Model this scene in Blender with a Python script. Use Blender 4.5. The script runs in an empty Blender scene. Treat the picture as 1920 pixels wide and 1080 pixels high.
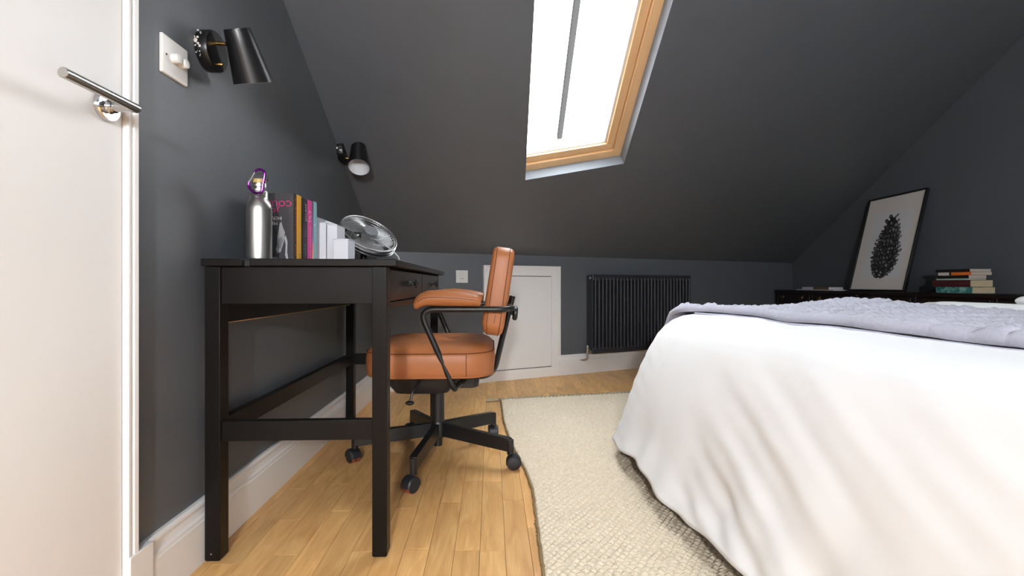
import bpy, bmesh, math, random
from mathutils import Vector, Matrix, noise
random.seed(7)
S = bpy.context.scene
COL = S.collection
PI = math.pi
# ------------------------------------------------------------------ camera, sky, lights, exposure
FPX = 890.0
YAW = math.radians(2.5)
CAMZ = 0.687
cam_data = bpy.data.cameras.new('camera')
cam = bpy.data.objects.new('camera', cam_data)
COL.objects.link(cam)
cam.location = (0, 0, CAMZ)
cam.rotation_euler = (PI/2, 0, -YAW)
cam_data.sensor_width = 36.0
cam_data.lens = FPX/1920*36.0
cam_data.shift_y = -7/1920
cam_data.clip_start = 0.02
S.camera = cam

SKY = 15.0
world = bpy.data.worlds.new('sky')
S.world = world
world.use_nodes = True
bg = world.node_tree.nodes['Background']
bg.inputs[0].default_value = (0.90, 0.955, 1.0, 1)
bg.inputs[1].default_value = SKY

# the photographer's strobe standing behind the camera: it throws the small shadows beside
# the door handle and the wall lamps
fl = bpy.data.lights.new('strobe', 'POINT')
fl.energy = 135
fl.shadow_soft_size = 0.06
fl.color = (1.0, 1.0, 1.0)
flo = bpy.data.objects.new('strobe', fl)
COL.objects.link(flo)
flo.location = (-0.10, -1.25, 1.16)

S.view_settings.view_transform = 'Standard'
S.view_settings.look = 'None'
S.view_settings.gamma = 1.0
S.view_settings.use_curve_mapping = False
S.view_settings.exposure = 0.35
try:
    S.cycles.max_bounces = 8
    S.cycles.diffuse_bounces = 5
    S.cycles.transparent_max_bounces = 12
    S.cycles.sample_clamp_indirect = 6.0
    S.cycles.caustics_reflective = False
    S.cycles.caustics_refractive = False
    S.cycles.use_denoising = True
except Exception:
    pass

# ------------------------------------------------------------------ materials
def srgb(r, g, b):
    def f(c):
        c /= 255.0
        return c/12.92 if c <= 0.04045 else ((c+0.055)/1.055)**2.4
    return (f(r), f(g), f(b), 1)

def mat(name, col, rough=0.5, metal=0.0, var=0.0, vscale=20.0, bump=0.0, bscale=200.0, spec=0.5, coat=0.0, sheen=0.0, stretch=None, aniso=0.0):
    m = bpy.data.materials.new(name)
    m.use_nodes = True
    nt = m.node_tree
    b = nt.nodes['Principled BSDF']
    b.inputs['Base Color'].default_value = col
    b.inputs['Roughness'].default_value = rough
    b.inputs['Metallic'].default_value = metal
    b.inputs['Specular IOR Level'].default_value = spec
    b.inputs['Coat Weight'].default_value = coat
    b.inputs['Sheen Weight'].default_value = sheen
    b.inputs['Anisotropic'].default_value = aniso
    if var or bump:
        tc = nt.nodes.new('ShaderNodeTexCoord')
        mp = nt.nodes.new('ShaderNodeMapping')
        nt.links.new(tc.outputs['Object'], mp.inputs[0])
        if stretch:
            mp.inputs['Scale'].default_value = stretch
    if var:
        n = nt.nodes.new('ShaderNodeTexNoise')
        n.inputs['Scale'].default_value = vscale
        n.inputs['Detail'].default_value = 5
        nt.links.new(mp.outputs[0], n.inputs['Vector'])
        mx = nt.nodes.new('ShaderNodeMix')
        mx.data_type = 'RGBA'
        mx.inputs[6].default_value = tuple(max(0, c*(1-var)) for c in col[:3])+(1,)
        mx.inputs[7].default_value = tuple(min(1, c*(1+var)) for c in col[:3])+(1,)
        nt.links.new(n.outputs[0], mx.inputs[0])
        nt.links.new(mx.outputs[2], b.inputs['Base Color'])
    if bump:
        n2 = nt.nodes.new('ShaderNodeTexNoise')
        n2.inputs['Scale'].default_value = bscale
        n2.inputs['Detail'].default_value = 4
        nt.links.new(mp.outputs[0], n2.inputs['Vector'])
        bp = nt.nodes.new('ShaderNodeBump')
        bp.inputs['Strength'].default_value = bump
        bp.inputs['Distance'].default_value = 0.002
        nt.links.new(n2.outputs[0], bp.inputs['Height'])
        nt.links.new(bp.outputs[0], b.inputs['Normal'])
    return m

def glass_mat(name, gloss=0.06, tint=(1, 1, 1, 1)):
    m = bpy.data.materials.new(name)
    m.use_nodes = True
    nt = m.node_tree
    for n in list(nt.nodes):
        nt.nodes.remove(n)
    out = nt.nodes.new('ShaderNodeOutputMaterial')
    t = nt.nodes.new('ShaderNodeBsdfTransparent')
    t.inputs[0].default_value = tint
    g = nt.nodes.new('ShaderNodeBsdfGlossy')
    g.inputs['Roughness'].default_value = 0.03
    mx = nt.nodes.new('ShaderNodeMixShader')
    mx.inputs[0].default_value = gloss
    nt.links.new(t.outputs[0], mx.inputs[1])
    nt.links.new(g.outputs[0], mx.inputs[2])
    nt.links.new(mx.outputs[0], out.inputs[0])
    return m

def laminate():
    m = bpy.data.materials.new('beech_laminate')
    m.use_nodes = True
    nt = m.node_tree
    b = nt.nodes['Principled BSDF']
    tc = nt.nodes.new('ShaderNodeTexCoord')
    oi = nt.nodes.new('ShaderNodeObjectInfo')
    gi = nt.nodes.new('ShaderNodeNewGeometry')
    ad = nt.nodes.new('ShaderNodeMath'); ad.operation = 'ADD'
    fr = nt.nodes.new('ShaderNodeMath'); fr.operation = 'FRACT'
    nt.links.new(oi.outputs['Random'], ad.inputs[0])
    nt.links.new(gi.outputs['Random Per Island'], ad.inputs[1])
    nt.links.new(ad.outputs[0], fr.inputs[0])
    ml = nt.nodes.new('ShaderNodeMath'); ml.operation = 'MULTIPLY'; ml.inputs[1].default_value = 37.0
    nt.links.new(fr.outputs[0], ml.inputs[0])
    cb = nt.nodes.new('ShaderNodeCombineXYZ')
    nt.links.new(ml.outputs[0], cb.inputs[0]); nt.links.new(ml.outputs[0], cb.inputs[1])
    va = nt.nodes.new('ShaderNodeVectorMath'); va.operation = 'ADD'
    nt.links.new(tc.outputs['Object'], va.inputs[0]); nt.links.new(cb.outputs[0], va.inputs[1])
    mp = nt.nodes.new('ShaderNodeMapping'); mp.inputs['Scale'].default_value = (1, 0.16, 1)
    nt.links.new(va.outputs[0], mp.inputs[0])
    wv = nt.nodes.new('ShaderNodeTexNoise'); wv.inputs['Scale'].default_value = 28
    wv.inputs['Detail'].default_value = 6; wv.inputs['Distortion'].default_value = 1.2
    nt.links.new(mp.outputs[0], wv.inputs['Vector'])
    mp2 = nt.nodes.new('ShaderNodeMapping'); mp2.inputs['Scale'].default_value = (1, 0.03, 1)
    nt.links.new(va.outputs[0], mp2.inputs[0])
    n2 = nt.nodes.new('ShaderNodeTexNoise'); n2.inputs['Scale'].default_value = 260; n2.inputs['Detail'].default_value = 3
    nt.links.new(mp2.outputs[0], n2.inputs['Vector'])
    rp = nt.nodes.new('ShaderNodeValToRGB')
    rp.color_ramp.elements[0].position = 0.32; rp.color_ramp.elements[0].color = srgb(218, 164, 102)
    rp.color_ramp.elements[1].position = 0.68; rp.color_ramp.elements[1].color = srgb(242, 194, 128)
    nt.links.new(wv.outputs[0], rp.inputs[0])
    hs = nt.nodes.new('ShaderNodeHueSaturation')
    mr = nt.nodes.new('ShaderNodeMapRange')
    mr.inputs['To Min'].default_value = 0.87; mr.inputs['To Max'].default_value = 1.08
    nt.links.new(fr.outputs[0], mr.inputs['Value'])
    nt.links.new(mr.outputs[0], hs.inputs['Value'])
    nt.links.new(rp.outputs[0], hs.inputs['Color'])
    mx = nt.nodes.new('ShaderNodeMix'); mx.data_type = 'RGBA'; mx.blend_type = 'MULTIPLY'
    mr2 = nt.nodes.new('ShaderNodeMapRange')
    mr2.inputs['From Min'].default_value = 0.45; mr2.inputs['From Max'].default_value = 0.75
    mr2.inputs['To Max'].default_value = 0.35
    nt.links.new(n2.outputs[0], mr2.inputs['Value'])
    nt.links.new(mr2.outputs[0], mx.inputs[0])
    nt.links.new(hs.outputs[0], mx.inputs[6]); mx.inputs[7].default_value = (0.72, 0.6, 0.5, 1)
    nt.links.new(mx.outputs[2], b.inputs['Base Color'])
    b.inputs['Roughness'].default_value = 0.36
    b.inputs['Specular IOR Level'].default_value = 0.35
    return m

M = {}
M['wall'] = mat('charcoal_wall_paint', (0.104, 0.113, 0.128, 1), 0.45, var=0.05, vscale=6, bump=0.05, bscale=90, spec=0.75)
M['reveal'] = mat('skylit_reveal_tone', (0.20, 0.22, 0.245, 1), 0.6, var=0.03, vscale=6)  # wall paint toned lighter: sky light on the reveal put into the colour
M['white_paint'] = mat('white_satin_paint', (0.86, 0.855, 0.85, 1), 0.4, var=0.015, vscale=5)
M['white_plastic'] = mat('white_plastic', (0.78, 0.77, 0.75, 1), 0.3, var=0.01)
M['floor'] = laminate()
M['subfloor'] = mat('subfloor', (0.12, 0.07, 0.03, 1), 0.8, var=0.1)
M['desk'] = mat('black_brown_stain', (0.0085, 0.0076, 0.0074, 1), 0.40, var=0.35, vscale=14, bump=0.12, bscale=60, stretch=(1, 1, 0.12), spec=0.16)
M['desk_long'] = mat('black_brown_stain_long', (0.0092, 0.0080, 0.0076, 1), 0.40, var=0.35, vscale=14, bump=0.12, bscale=60, stretch=(1, 0.12, 1), spec=0.16)
M['raw_edge'] = mat('raw_wood_edge', srgb(190, 150, 95), 0.6, var=0.1)
M['leather'] = mat('tan_leather', srgb(170, 106, 64), 0.42, var=0.10, vscale=9, bump=0.25, bscale=420, spec=0.45)
M['stitch'] = mat('dark_stitching', srgb(96, 48, 24), 0.7, var=0.1)
M['black_metal'] = mat('black_powder_coat', (0.008, 0.008, 0.009, 1), 0.38, var=0.1, bump=0.05, bscale=500)
M['black_plastic'] = mat('black_plastic', (0.012, 0.012, 0.014, 1), 0.45, var=0.1)
M['blue_black'] = mat('caster_plastic', (0.014, 0.016, 0.021, 1), 0.45, var=0.1)
M['tread'] = mat('rust_rubber_tread', srgb(150, 76, 52), 0.6, var=0.1)
M['brass'] = mat('brass', srgb(196, 160, 96), 0.25, 1.0, var=0.05)
M['old_brass'] = mat('tarnished_brass', srgb(110, 84, 46), 0.45, 1.0, var=0.2)
M['steel'] = mat('brushed_steel', (0.50, 0.485, 0.46, 1), 0.30, 1.0, var=0.05, vscale=90, stretch=(1, 1, 0.02), aniso=0.5)
M['chrome'] = mat('polished_chrome', (0.62, 0.62, 0.63, 1), 0.12, 1.0, var=0.03)
M['lampblack'] = mat('black_lamp_enamel', (0.006, 0.006, 0.007, 1), 0.33, var=0.1)
M['lampwhite'] = mat('white_lamp_lining', (0.7, 0.7, 0.72, 1), 0.5, var=0.05, vscale=60)
M['chip'] = mat('chipped_plaster', (0.55, 0.53, 0.5, 1), 0.8, var=0.2, vscale=80)
M['pine'] = mat('lacquered_pine', srgb(222, 180, 132), 0.35, var=0.10, vscale=18, stretch=(1, 0.1, 0.2))
M['sash_white'] = mat('pale_lit_sash', (0.62, 0.60, 0.58, 1), 0.5, var=0.05)
M['bar'] = bpy.data.materials.new('translucent_strip')
M['bar'].use_nodes = True
_nt = M['bar'].node_tree
_t = _nt.nodes.new('ShaderNodeBsdfTranslucent'); _t.inputs[0].default_value = (0.165, 0.163, 0.16, 1)
_nt.links.new(_t.outputs[0], _nt.nodes['Material Output'].inputs[0])
M['glass'] = glass_mat('window_glass', 0.05)
M['picglass'] = glass_mat('picture_glass', 0.035)
M['rad'] = mat('anthracite_enamel', (0.026, 0.027, 0.034, 1), 0.4, var=0.05)
M['duvet'] = mat('white_cotton', (0.91, 0.91, 0.91, 1), 0.85, var=0.015, vscale=8, bump=0.15, bscale=40, sheen=0.1)
M['pillow'] = mat('white_pillow_cotton', (0.82, 0.82, 0.82, 1), 0.85, var=0.015, vscale=8, bump=0.1, bscale=60)
M['throw'] = mat('lilac_grey_knit', srgb(182, 181, 195), 0.9, var=0.14, vscale=120, bump=0.5, bscale=700, sheen=0.2)
M['rug'] = mat('natural_jute', srgb(222, 208, 184), 0.95, var=0.22, vscale=70, bump=0.8, bscale=260)
M['fringe'] = mat('jute_fringe', srgb(172, 158, 134), 0.95, var=0.3, vscale=80)
M['rugedge'] = mat('jute_binding', srgb(140, 118, 82), 0.95, var=0.3, vscale=60)
M['mahogany'] = mat('dark_mahogany', (0.010, 0.0045, 0.0038, 1), 0.34, var=0.5, vscale=16, stretch=(1, 0.15, 1))
M['paper'] = mat('page_edges', srgb(205, 186, 150), 0.85, var=0.10, vscale=5, stretch=(1, 1, 220))
M['paperw'] = mat('pale_page_edges', srgb(200, 188, 176), 0.85, var=0.10, vscale=5, stretch=(1, 1, 220))
M['card'] = mat('white_card', (0.74, 0.74, 0.78, 1), 0.6, var=0.01)
M['print_paper'] = mat('print_paper', srgb(242, 236, 231), 0.7, var=0.02)
M['print_sheet'] = mat('print_sheet_cool', srgb(238, 239, 242), 0.7, var=0.02)
M['purple'] = mat('purple_anodised', srgb(116, 28, 140), 0.22, 0.85, var=0.1)
M['bamboo'] = mat('bamboo', srgb(196, 172, 112), 0.45, var=0.1, vscale=50)
M['wire'] = mat('plated_wire', (0.42, 0.42, 0.42, 1), 0.38, 1.0, var=0.05)
M['fanblade'] = mat('grey_fan_blade', (0.30, 0.30, 0.305, 1), 0.35, 0.2, var=0.05)
M['matt_black'] = mat('matt_black', (0.01, 0.01, 0.01, 1), 0.6, var=0.1)
M['cord'] = mat('pale_cable', (0.6, 0.6, 0.6, 1), 0.4, var=0.03)
def flat(name, rgb, rough=0.5, var=0.06):
    return mat(name, srgb(*rgb), rough, var=var, vscale=40)

# ------------------------------------------------------------------ mesh helpers
class MB:
    def __init__(self, mtx=None):
        self.v = []; self.f = []; self.mi = []; self.m = mtx; self.cur = 0
    def add(self, vs, fs):
        o = len(self.v)
        for p in vs:
            p = Vector(p)
            self.v.append(self.m @ p if self.m else p)
        for f in fs:
            self.f.append(tuple(i+o for i in f)); self.mi.append(self.cur)
        return self
    def box(self, x0, x1, y0, y1, z0, z1):
        vs = [(x, y, z) for z in (z0, z1) for y in (y0, y1) for x in (x0, x1)]
        return self.add(vs, [(0, 2, 3, 1), (4, 5, 7, 6), (0, 1, 5, 4), (2, 6, 7, 3), (0, 4, 6, 2), (1, 3, 7, 5)])
    def prism(self, pts, axis, a, b):
        # pts: 2-D outline; axis 'x','y','z' is the extrusion direction
        def P(p, t):
            return {'x': (t, p[0], p[1]), 'y': (p[0], t, p[1]), 'z': (p[0], p[1], t)}[axis]
        n = len(pts)
        vs = [P(p, a) for p in pts]+[P(p, b) for p in pts]
        fs = [tuple(range(n))[::-1], tuple(range(n, 2*n))]
        fs += [(i, (i+1) % n, n+(i+1) % n, n+i) for i in range(n)]
        return self.add(vs, fs)
    def extrude(self, pts3, vec):
        n = len(pts3); vec = Vector(vec)
        vs = [Vector(p) for p in pts3]+[Vector(p)+vec for p in pts3]
        fs = [tuple(range(n))[::-1], tuple(range(n, 2*n))]
        fs += [(i, (i+1) % n, n+(i+1) % n, n+i) for i in range(n)]
        return self.add(vs, fs)
    def loft(self, rings, cap=True, closed=False):
        n = len(rings[0]); vs = [p for r in rings for p in r]; fs = []
        k = len(rings)
        for j in range(k if closed else k-1):
            j2 = (j+1) % k
            for i in range(n):
                i2 = (i+1) % n
                fs.append((j*n+i, j*n+i2, j2*n+i2, j2*n+i))
        if cap and not closed:
            fs.append(tuple(range(n))[::-1]); fs.append(tuple(range((k-1)*n, k*n)))
        return self.add(vs, fs)
    def lathe(self, prof, c=(0, 0, 0), axis=(0, 0, 1), n=24, cap=True):
        # prof: list of (radius, height)
        q = Vector(axis).normalized().to_track_quat('Z', 'Y').to_matrix()
        c = Vector(c); rings = []
        for r, h in prof:
            r = max(r, 1e-5)
            rings.append([c+q @ Vector((r*math.cos(2*PI*i/n), r*math.sin(2*PI*i/n), h)) for i in range(n)])
        return self.loft(rings, cap)
    def cyl(self, a, b, r, r2=None, n=16):
        a = Vector(a); b = Vector(b); d = b-a
        return self.lathe([(r, 0), (r if r2 is None else r2, d.length)], a, d, n)
    def tube(self, path, r, n=8, closed=False, cap=True, sq=None, up=None):
        # r: radius or list; sq: optional list of (w,h) elliptical half sizes, oriented by 'up'
        P = [Vector(p) for p in path]; k = len(P); rings = []
        prev = None
        for i in range(k):
            if closed:
                t = (P[(i+1) % k]-P[i-1]).normalized()
            else:
                t = (P[min(i+1, k-1)]-P[max(i-1, 0)]).normalized()
            if up is not None:
                s = Vector(up).cross(t)
                s = s.normalized() if s.length > 1e-5 else Vector((1, 0, 0))
                nrm = t.cross(s)
            else:
                if prev is None:
                    a = Vector((0, 0, 1)) if abs(t.z) < 0.9 else Vector((1, 0, 0))
                    s = a.cross(t).normalized()
                else:
                    s = (prev-t*prev.dot(t)).normalized()
                nrm = t.cross(s); prev = s
            if sq:
                w, h = sq[i]
            else:
                w = h = r[i] if isinstance(r, (list, tuple)) else r
            rings.append([P[i]+s*(w*math.cos(2*PI*j/n))+nrm*(h*math.sin(2*PI*j/n)) for j in range(n)])
        return self.loft(rings, cap, closed)
    def ball(self, c, r, n=12, sc=(1, 1, 1)):
        rings = []
        c = Vector(c)
        for j in range(1, n):
            a = PI*j/n
            rings.append([c+Vector((r*sc[0]*math.sin(a)*math.cos(2*PI*i/(2*n)), r*sc[1]*math.sin(a)*math.sin(2*PI*i/(2*n)), -r*sc[2]*math.cos(a))) for i in range(2*n)])
        return self.loft(rings)
    def grid(self, fn, nu, nv):
        vs = [fn(i/nu, j/nv) for j in range(nv+1) for i in range(nu+1)]
        fs = [(j*(nu+1)+i, j*(nu+1)+i+1, (j+1)*(nu+1)+i+1, (j+1)*(nu+1)+i) for j in range(nv) for i in range(nu)]
        return self.add(vs, fs)
    def build(self, name, m, parent=None, bevel=0.0, angle=35, smooth=True, kind=None, label=None, fixn=True, seg=2):
        me = bpy.data.meshes.new(name)
        off = Vector((0, 0, 0))
        p = parent
        while p is not None:
            off += p.location; p = p.parent
        if parent is not None:
            base = Vector((0, 0, 0))
        else:
            # origin of a top-level mesh at its base centre
            xs = [q.x for q in self.v]; ys = [q.y for q in self.v]; zs = [q.z for q in self.v]
            base = Vector(((min(xs)+max(xs))/2, (min(ys)+max(ys))/2, min(zs)))
        o_ = off+base
        me.from_pydata([tuple(q-o_) for q in self.v], [], self.f)
        ms = m if isinstance(m, (list, tuple)) else [m]
        for x in ms:
            me.materials.append(x)
        if len(ms) > 1:
            me.polygons.foreach_set('material_index', self.mi)
        if fixn:
            b = bmesh.new(); b.from_mesh(me)
            bmesh.ops.recalc_face_normals(b, faces=b.faces)
            b.to_mesh(me); b.free()
        me.update()
        if smooth:
            me.polygons.foreach_set('use_smooth', [True]*len(me.polygons))
            me.set_sharp_from_angle(angle=math.radians(angle))
        o = bpy.data.objects.new(name, me)
        COL.objects.link(o)
        if parent is not None:
            o.parent = parent
        else:
            o.location = base
        if bevel:
            md = o.modifiers.new('bevel', 'BEVEL')
            md.width = bevel; md.segments = seg; md.limit_method = 'ANGLE'; md.angle_limit = math.radians(40)
        if kind: o['kind'] = kind
        if label: o['label'] = label
        return o

def thing(name, loc, label=None, cat=None, group=None, kind=None):
    o = bpy.data.objects.new(name, None)
    o.empty_display_size = 0.05
    COL.objects.link(o)
    o.location = loc
    return tag(o, label, cat, group, kind)
def tag(o, label=None, cat=None, group=None, kind=None):
    if label: o['label'] = label
    if cat: o['category'] = cat
    if group: o['group'] = group
    if kind: o['kind'] = kind
    return o
def rrect(hx, hy, r, n=6):
    pts = []
    for cx, cy, a0 in ((hx-r, hy-r, 0), (-hx+r, hy-r, 90), (-hx+r, -hy+r, 180), (hx-r, -hy+r, 270)):
        for i in range(n+1):
            a = math.radians(a0+90*i/n)
            pts.append((cx+r*math.cos(a), cy+r*math.sin(a)))
    return pts
def smooth_path(pts, n=6, closed=False):
    # Catmull-Rom through the points
    P = [Vector(p) for p in pts]; out = []; k = len(P)
    rng = range(k) if closed else range(k-1)
    for i in rng:
        p0 = P[(i-1) % k] if closed or i > 0 else P[0]
        p1 = P[i]; p2 = P[(i+1) % k]
        p3 = P[(i+2) % k] if closed or i+2 < k else P[-1]
        for j in range(n):
            t = j/n
            out.append(0.5*((2*p1)+(-p0+p2)*t+(2*p0-5*p1+4*p2-p3)*t*t+(-p0+3*p1-3*p2+p3)*t**3))
    if not closed: out.append(P[-1])
    return out
def bent(pts, r, n=6):
    # polyline with rounded corners of radius r
    P = [Vector(p) for p in pts]; out = [P[0]]
    for i in range(1, len(P)-1):
        a, b, c = P[i-1], P[i], P[i+1]
        u = (a-b); v = (c-b)
        rr = min(r, u.length*0.48, v.length*0.48)
        s = b+u.normalized()*rr; e = b+v.normalized()*rr
        for j in range(n+1):
            t = j/n
            out.append((1-t)**2*s+2*t*(1-t)*b+t*t*e)
    out.append(P[-1])
    return out
def text_mesh(txt, size, align='LEFT', spacing=1.0):
    c = bpy.data.curves.new('t', 'FONT'); c.body = txt; c.size = size; c.align_x = align
    c.space_character = spacing; c.resolution_u = 2
    o = bpy.data.objects.new('t', c); COL.objects.link(o)
    bpy.context.view_layer.update()
    me = bpy.data.meshes.new_from_object(o.evaluated_get(bpy.context.evaluated_depsgraph_get()))
    vs = [v.co.copy() for v in me.vertices]; fs = [tuple(p.vertices) for p in me.polygons]
    bpy.data.objects.remove(o); bpy.data.curves.remove(c); bpy.data.meshes.remove(me)
    return vs, fs
def lettering(txt, size, mtx, m, parent, align='LEFT', spacing=1.0, name='lettering', width=None, height=None):
    vs, fs = text_mesh(txt, size, align, spacing)
    if width:
        w = max(v.x for v in vs)-min(v.x for v in vs); k = width/w
        for v in vs: v.x *= k
    if height:
        h = max(v.y for v in vs)-min(v.y for v in vs); k = height/h
        for v in vs: v.y *= k
    b = MB(mtx); b.add(vs, fs)
    return b.build(name, m, parent, smooth=False, fixn=False)
def basis(o, x, y):
    x = Vector(x).normalized(); y = Vector(y).normalized(); z = x.cross(y)
    return Matrix(((x.x, y.x, z.x, o[0]), (x.y, y.y, z.y, o[1]), (x.z, y.z, z.z, o[2]), (0, 0, 0, 1)))

# ------------------------------------------------------------------ the room
LX = -0.73; RX = 3.0; BY = -1.75
K = Vector((LX, 3.058, 0))
KD = Vector((math.sin(math.radians(67.5)), math.cos(math.radians(67.5)), 0))    # along the far knee wall
KN = Vector((KD.y, -KD.x, 0))                                                   # from it into the room
HK = 0.898; G = 0.628; HC = 2.35
def kp(u, off, z):
    p = K+KD*u+KN*off
    return Vector((p.x, p.y, z))
TOPP = (HC-HK)/G
def slope_pt(u, perp):
    return kp(u, perp, HK+G*perp)

# floor: sub-floor slab and laminate strips
fb = MB()
fb.prism([(LX-0.05, BY-0.05), (RX+0.05, BY-0.05), (RX+0.05, 4.75), (LX-0.05, 3.10)], 'z', -0.05, -0.006)
floor = fb.build('floor', M['subfloor'], kind='structure')
PW, PL = 0.0655, 0.43
def behind_wall(x, y, lim=0.0):
    return (Vector((x, y, 0))-K).dot(KN) < lim
plank_mesh = None
restb = MB()
seeds = {}
ncol = int((RX-LX+0.06)/PW)+1
for ci in range(ncol):
    x0 = LX-0.02+ci*PW
    xc = x0+PW/2
    off = random.random()*PL
    y = BY-off
    while y < 4.9:
        yc = y+PL/2
        if not behind_wall(xc, yc-PL/2+0.0, -0.06):
            vis = 0.75 < yc < 3.35 and xc < 0.75
            if vis:
                if plank_mesh is None:
                    b = MB(); g = 0.00035; w = PW/2-g; l = PL/2-g; c = 0.0006
                    b.loft([[(-w, -l, -0.006), (w, -l, -0.006), (w, l, -0.006), (-w, l, -0.006)],
                            [(-w, -l, -c), (w, -l, -c), (w, l, -c), (-w, l, -c)],
                            [(-w+c, -l+c, 0), (w-c, -l+c, 0), (w-c, l-c, 0), (-w+c, l-c, 0)]])
                    o = b.build('plank', M['floor'], floor, smooth=False)
                    # give the plank its own local frame
                    fo = floor.location
                    for v in o.data.vertices: v.co += fo
                    plank_mesh = o.data
                else:
                    o = bpy.data.objects.new('plank', plank_mesh); COL.objects.link(o); o.parent = floor
                o.location = Vector((xc, yc, 0))-floor.location
            else:
                g = 0.00035
                restb.box(x0+g, x0+PW-g, y+g, y+PL-g, -0.006, 0)
        y += PL
restb.build('planks', M['floor'], floor, smooth=False, kind='stuff')

# walls
wb = MB()
wb.prism([(BY-0.06, -0.02), (K.y+0.05, -0.02), (K.y+0.05, 2.5), (BY-0.06, 2.5)], 'x', LX-0.06, LX)
wall_left = wb.build('wall_left', M['wall'], kind='structure', smooth=False)
wb = MB(); RU = (RX-LX)/KD.x; RY = K.y+KD.y*RU
wb.prism([(BY-0.06, -0.02), (RY+0.05, -0.02), (RY+0.05, 2.6), (BY-0.06, 2.6)], 'x', RX, RX+0.06)
wb.build('wall_right', M['wall'], kind='structure', smooth=False)
wb = MB()
q = [kp(-0.03, 0, -0.02), kp(RU+0.06, 0, -0.02), kp(RU+0.06, 0, HK+0.02), kp(-0.03, 0, HK+0.02)]
wb.extrude(q, -KN*0.06)
wb.build('wall_far', M['wall'], kind='structure', smooth=False)
# back wall (behind the camera) with an unseen window added to let in fill light
wx0, wx1, wz0, wz1 = 0.35, 1.50, 0.95, 1.85
wb = MB()
for a in ((LX-0.06, wx0, 0, 2.5), (wx1, RX+0.06, 0, 2.5), (wx0, wx1, 0, wz0), (wx0, wx1, wz1, 2.5)):
    wb.box(a[0], a[1], BY-0.06, BY, a[2]-0.02 if a[2] == 0 else a[2], a[3])
wb.build('wall_back', M['wall'], kind='structure', smooth=False)
w2 = thing('added_fill_window', (0.95, BY-0.03, wz0), kind='structure')
b = MB()
for a in ((wx0, wx0+0.05, wz0, wz1), (wx1-0.05, wx1, wz0, wz1), (wx0, wx1, wz0, wz0+0.05), (wx0, wx1, wz1-0.05, wz1), (0.925, 0.975, wz0, wz1)):
    b.box(a[0], a[1], BY-0.055, BY+0.005, a[2], a[3])
b.build('window_frame', M['white_paint'], w2)
MB().box(wx0+0.04, wx1-0.04, BY-0.034, BY-0.030, wz0+0.04, wz1-0.04).build('pane', M['glass'], w2)

# ceiling: sloped part with the roof window opening, and the flat part over the camera
BLc = Vector((0.198, 2.761, 1.293))
AX = Vector((0.595, 0.048, 0.115)); AW = AX.length; AX.normalize()
SN = Vector((-G*KN.x, -G*KN.y, 1)).normalized()
BX = SN.cross(AX).normalized()
if BX.z < 0: BX = -BX
SL = 1.30
def sky_pt(s, t, d):
    return BLc+AX*s+BX*t+SN*d
# put the corner exactly on the slope plane
pl = slope_pt(0, 0)
BLc = BLc-SN*((BLc-pl).dot(SN))
o1, o2, o3, o4 = slope_pt(-0.25, -0.05), slope_pt(RU+0.15, -0.05), slope_pt(RU+0.9, TOPP), slope_pt(-1.15, TOPP)
i1, i2, i3, i4 = sky_pt(0, 0, 0), sky_pt(AW, 0, 0), sky_pt(AW, SL, 0), sky_pt(0, SL, 0)
cb = MB()
cb.add([o1, o2, o3, o4, i1, i2, i3, i4], [(0, 1, 5, 4), (1, 2, 6, 5), (2, 3, 7, 6), (3, 0, 4, 7)])
f3, f4 = o3, o4
cb.add([f4, f3, (RX+0.2, BY-0.1, HC), (LX-0.2, BY-0.1, HC)], [(0, 1, 2, 3)])
# flat strip corner closers beyond the slope line
cb.build('ceiling', M['wall'], kind='structure', smooth=False, fixn=False)

# roof window
RD = 0.07
w1 = thing('window_1', BLc, kind='structure')
b = MB()
def skybox(b, s0, s1, t0, t1, d0, d1):
    vs = [sky_pt(s, t, d) for d in (d0, d1) for t in (t0, t1) for s in (s0, s1)]
    b.add(vs, [(0, 2, 3, 1), (4, 5, 7, 6), (0, 1, 5, 4), (2, 6, 7, 3), (0, 4, 6, 2), (1, 3, 7, 5)])
# plastered reveal
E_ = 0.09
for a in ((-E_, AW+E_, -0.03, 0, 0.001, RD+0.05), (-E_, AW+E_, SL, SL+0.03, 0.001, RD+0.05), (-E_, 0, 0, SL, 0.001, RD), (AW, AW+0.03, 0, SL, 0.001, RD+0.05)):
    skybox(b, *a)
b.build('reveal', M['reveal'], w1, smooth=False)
s0, s1 = -0.075, AW+0.012
t0, t1 = -0.012, SL+0.012
fw = 0.05
b = MB()
for a in ((s0, s1, t0, t0+fw+0.012), (s0, s1, t1-fw-0.012, t1), (s0, s0+fw, t0+fw+0.012, t1-fw-0.012), (s1-fw-0.012, s1, t0+fw+0.012, t1-fw-0.012)):
    skybox(b, *a, RD, RD+0.09)
b.build('frame', M['pine'], w1, bevel=0.003)
b = MB(); sa0, sa1 = s0+fw+0.002, s1-fw-0.014; ta0, ta1 = t0+fw+0.014, t1-fw-0.014; sw = 0.045
for a in ((sa0, sa1, ta0, ta0+sw), (sa0, sa1, ta1-sw, ta1), (sa1-sw, sa1, ta0+sw, ta1-sw)):
    skybox(b, *a, RD+0.014, RD+0.075)
b.build('sash', M['pine'], w1, bevel=0.003)
b = MB(); skybox(b, sa0, sa0+sw, ta0+sw, ta1-sw, RD+0.014, RD+0.075)
b.build('sash', M['sash_white'], w1, bevel=0.003)  # left sash member whitened: its brightly lit side put into the colour
b = MB(); skybox(b, sa0+sw, sa1-sw, ta0+sw, ta1-sw, RD+0.050, RD+0.056)
b.build('pane', M['glass'], w1, smooth=False)
b = MB(); skybox(b, sa1-sw-0.012, sa1-sw, ta0+sw, ta1-sw, RD+0.030, RD+0.050)
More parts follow.
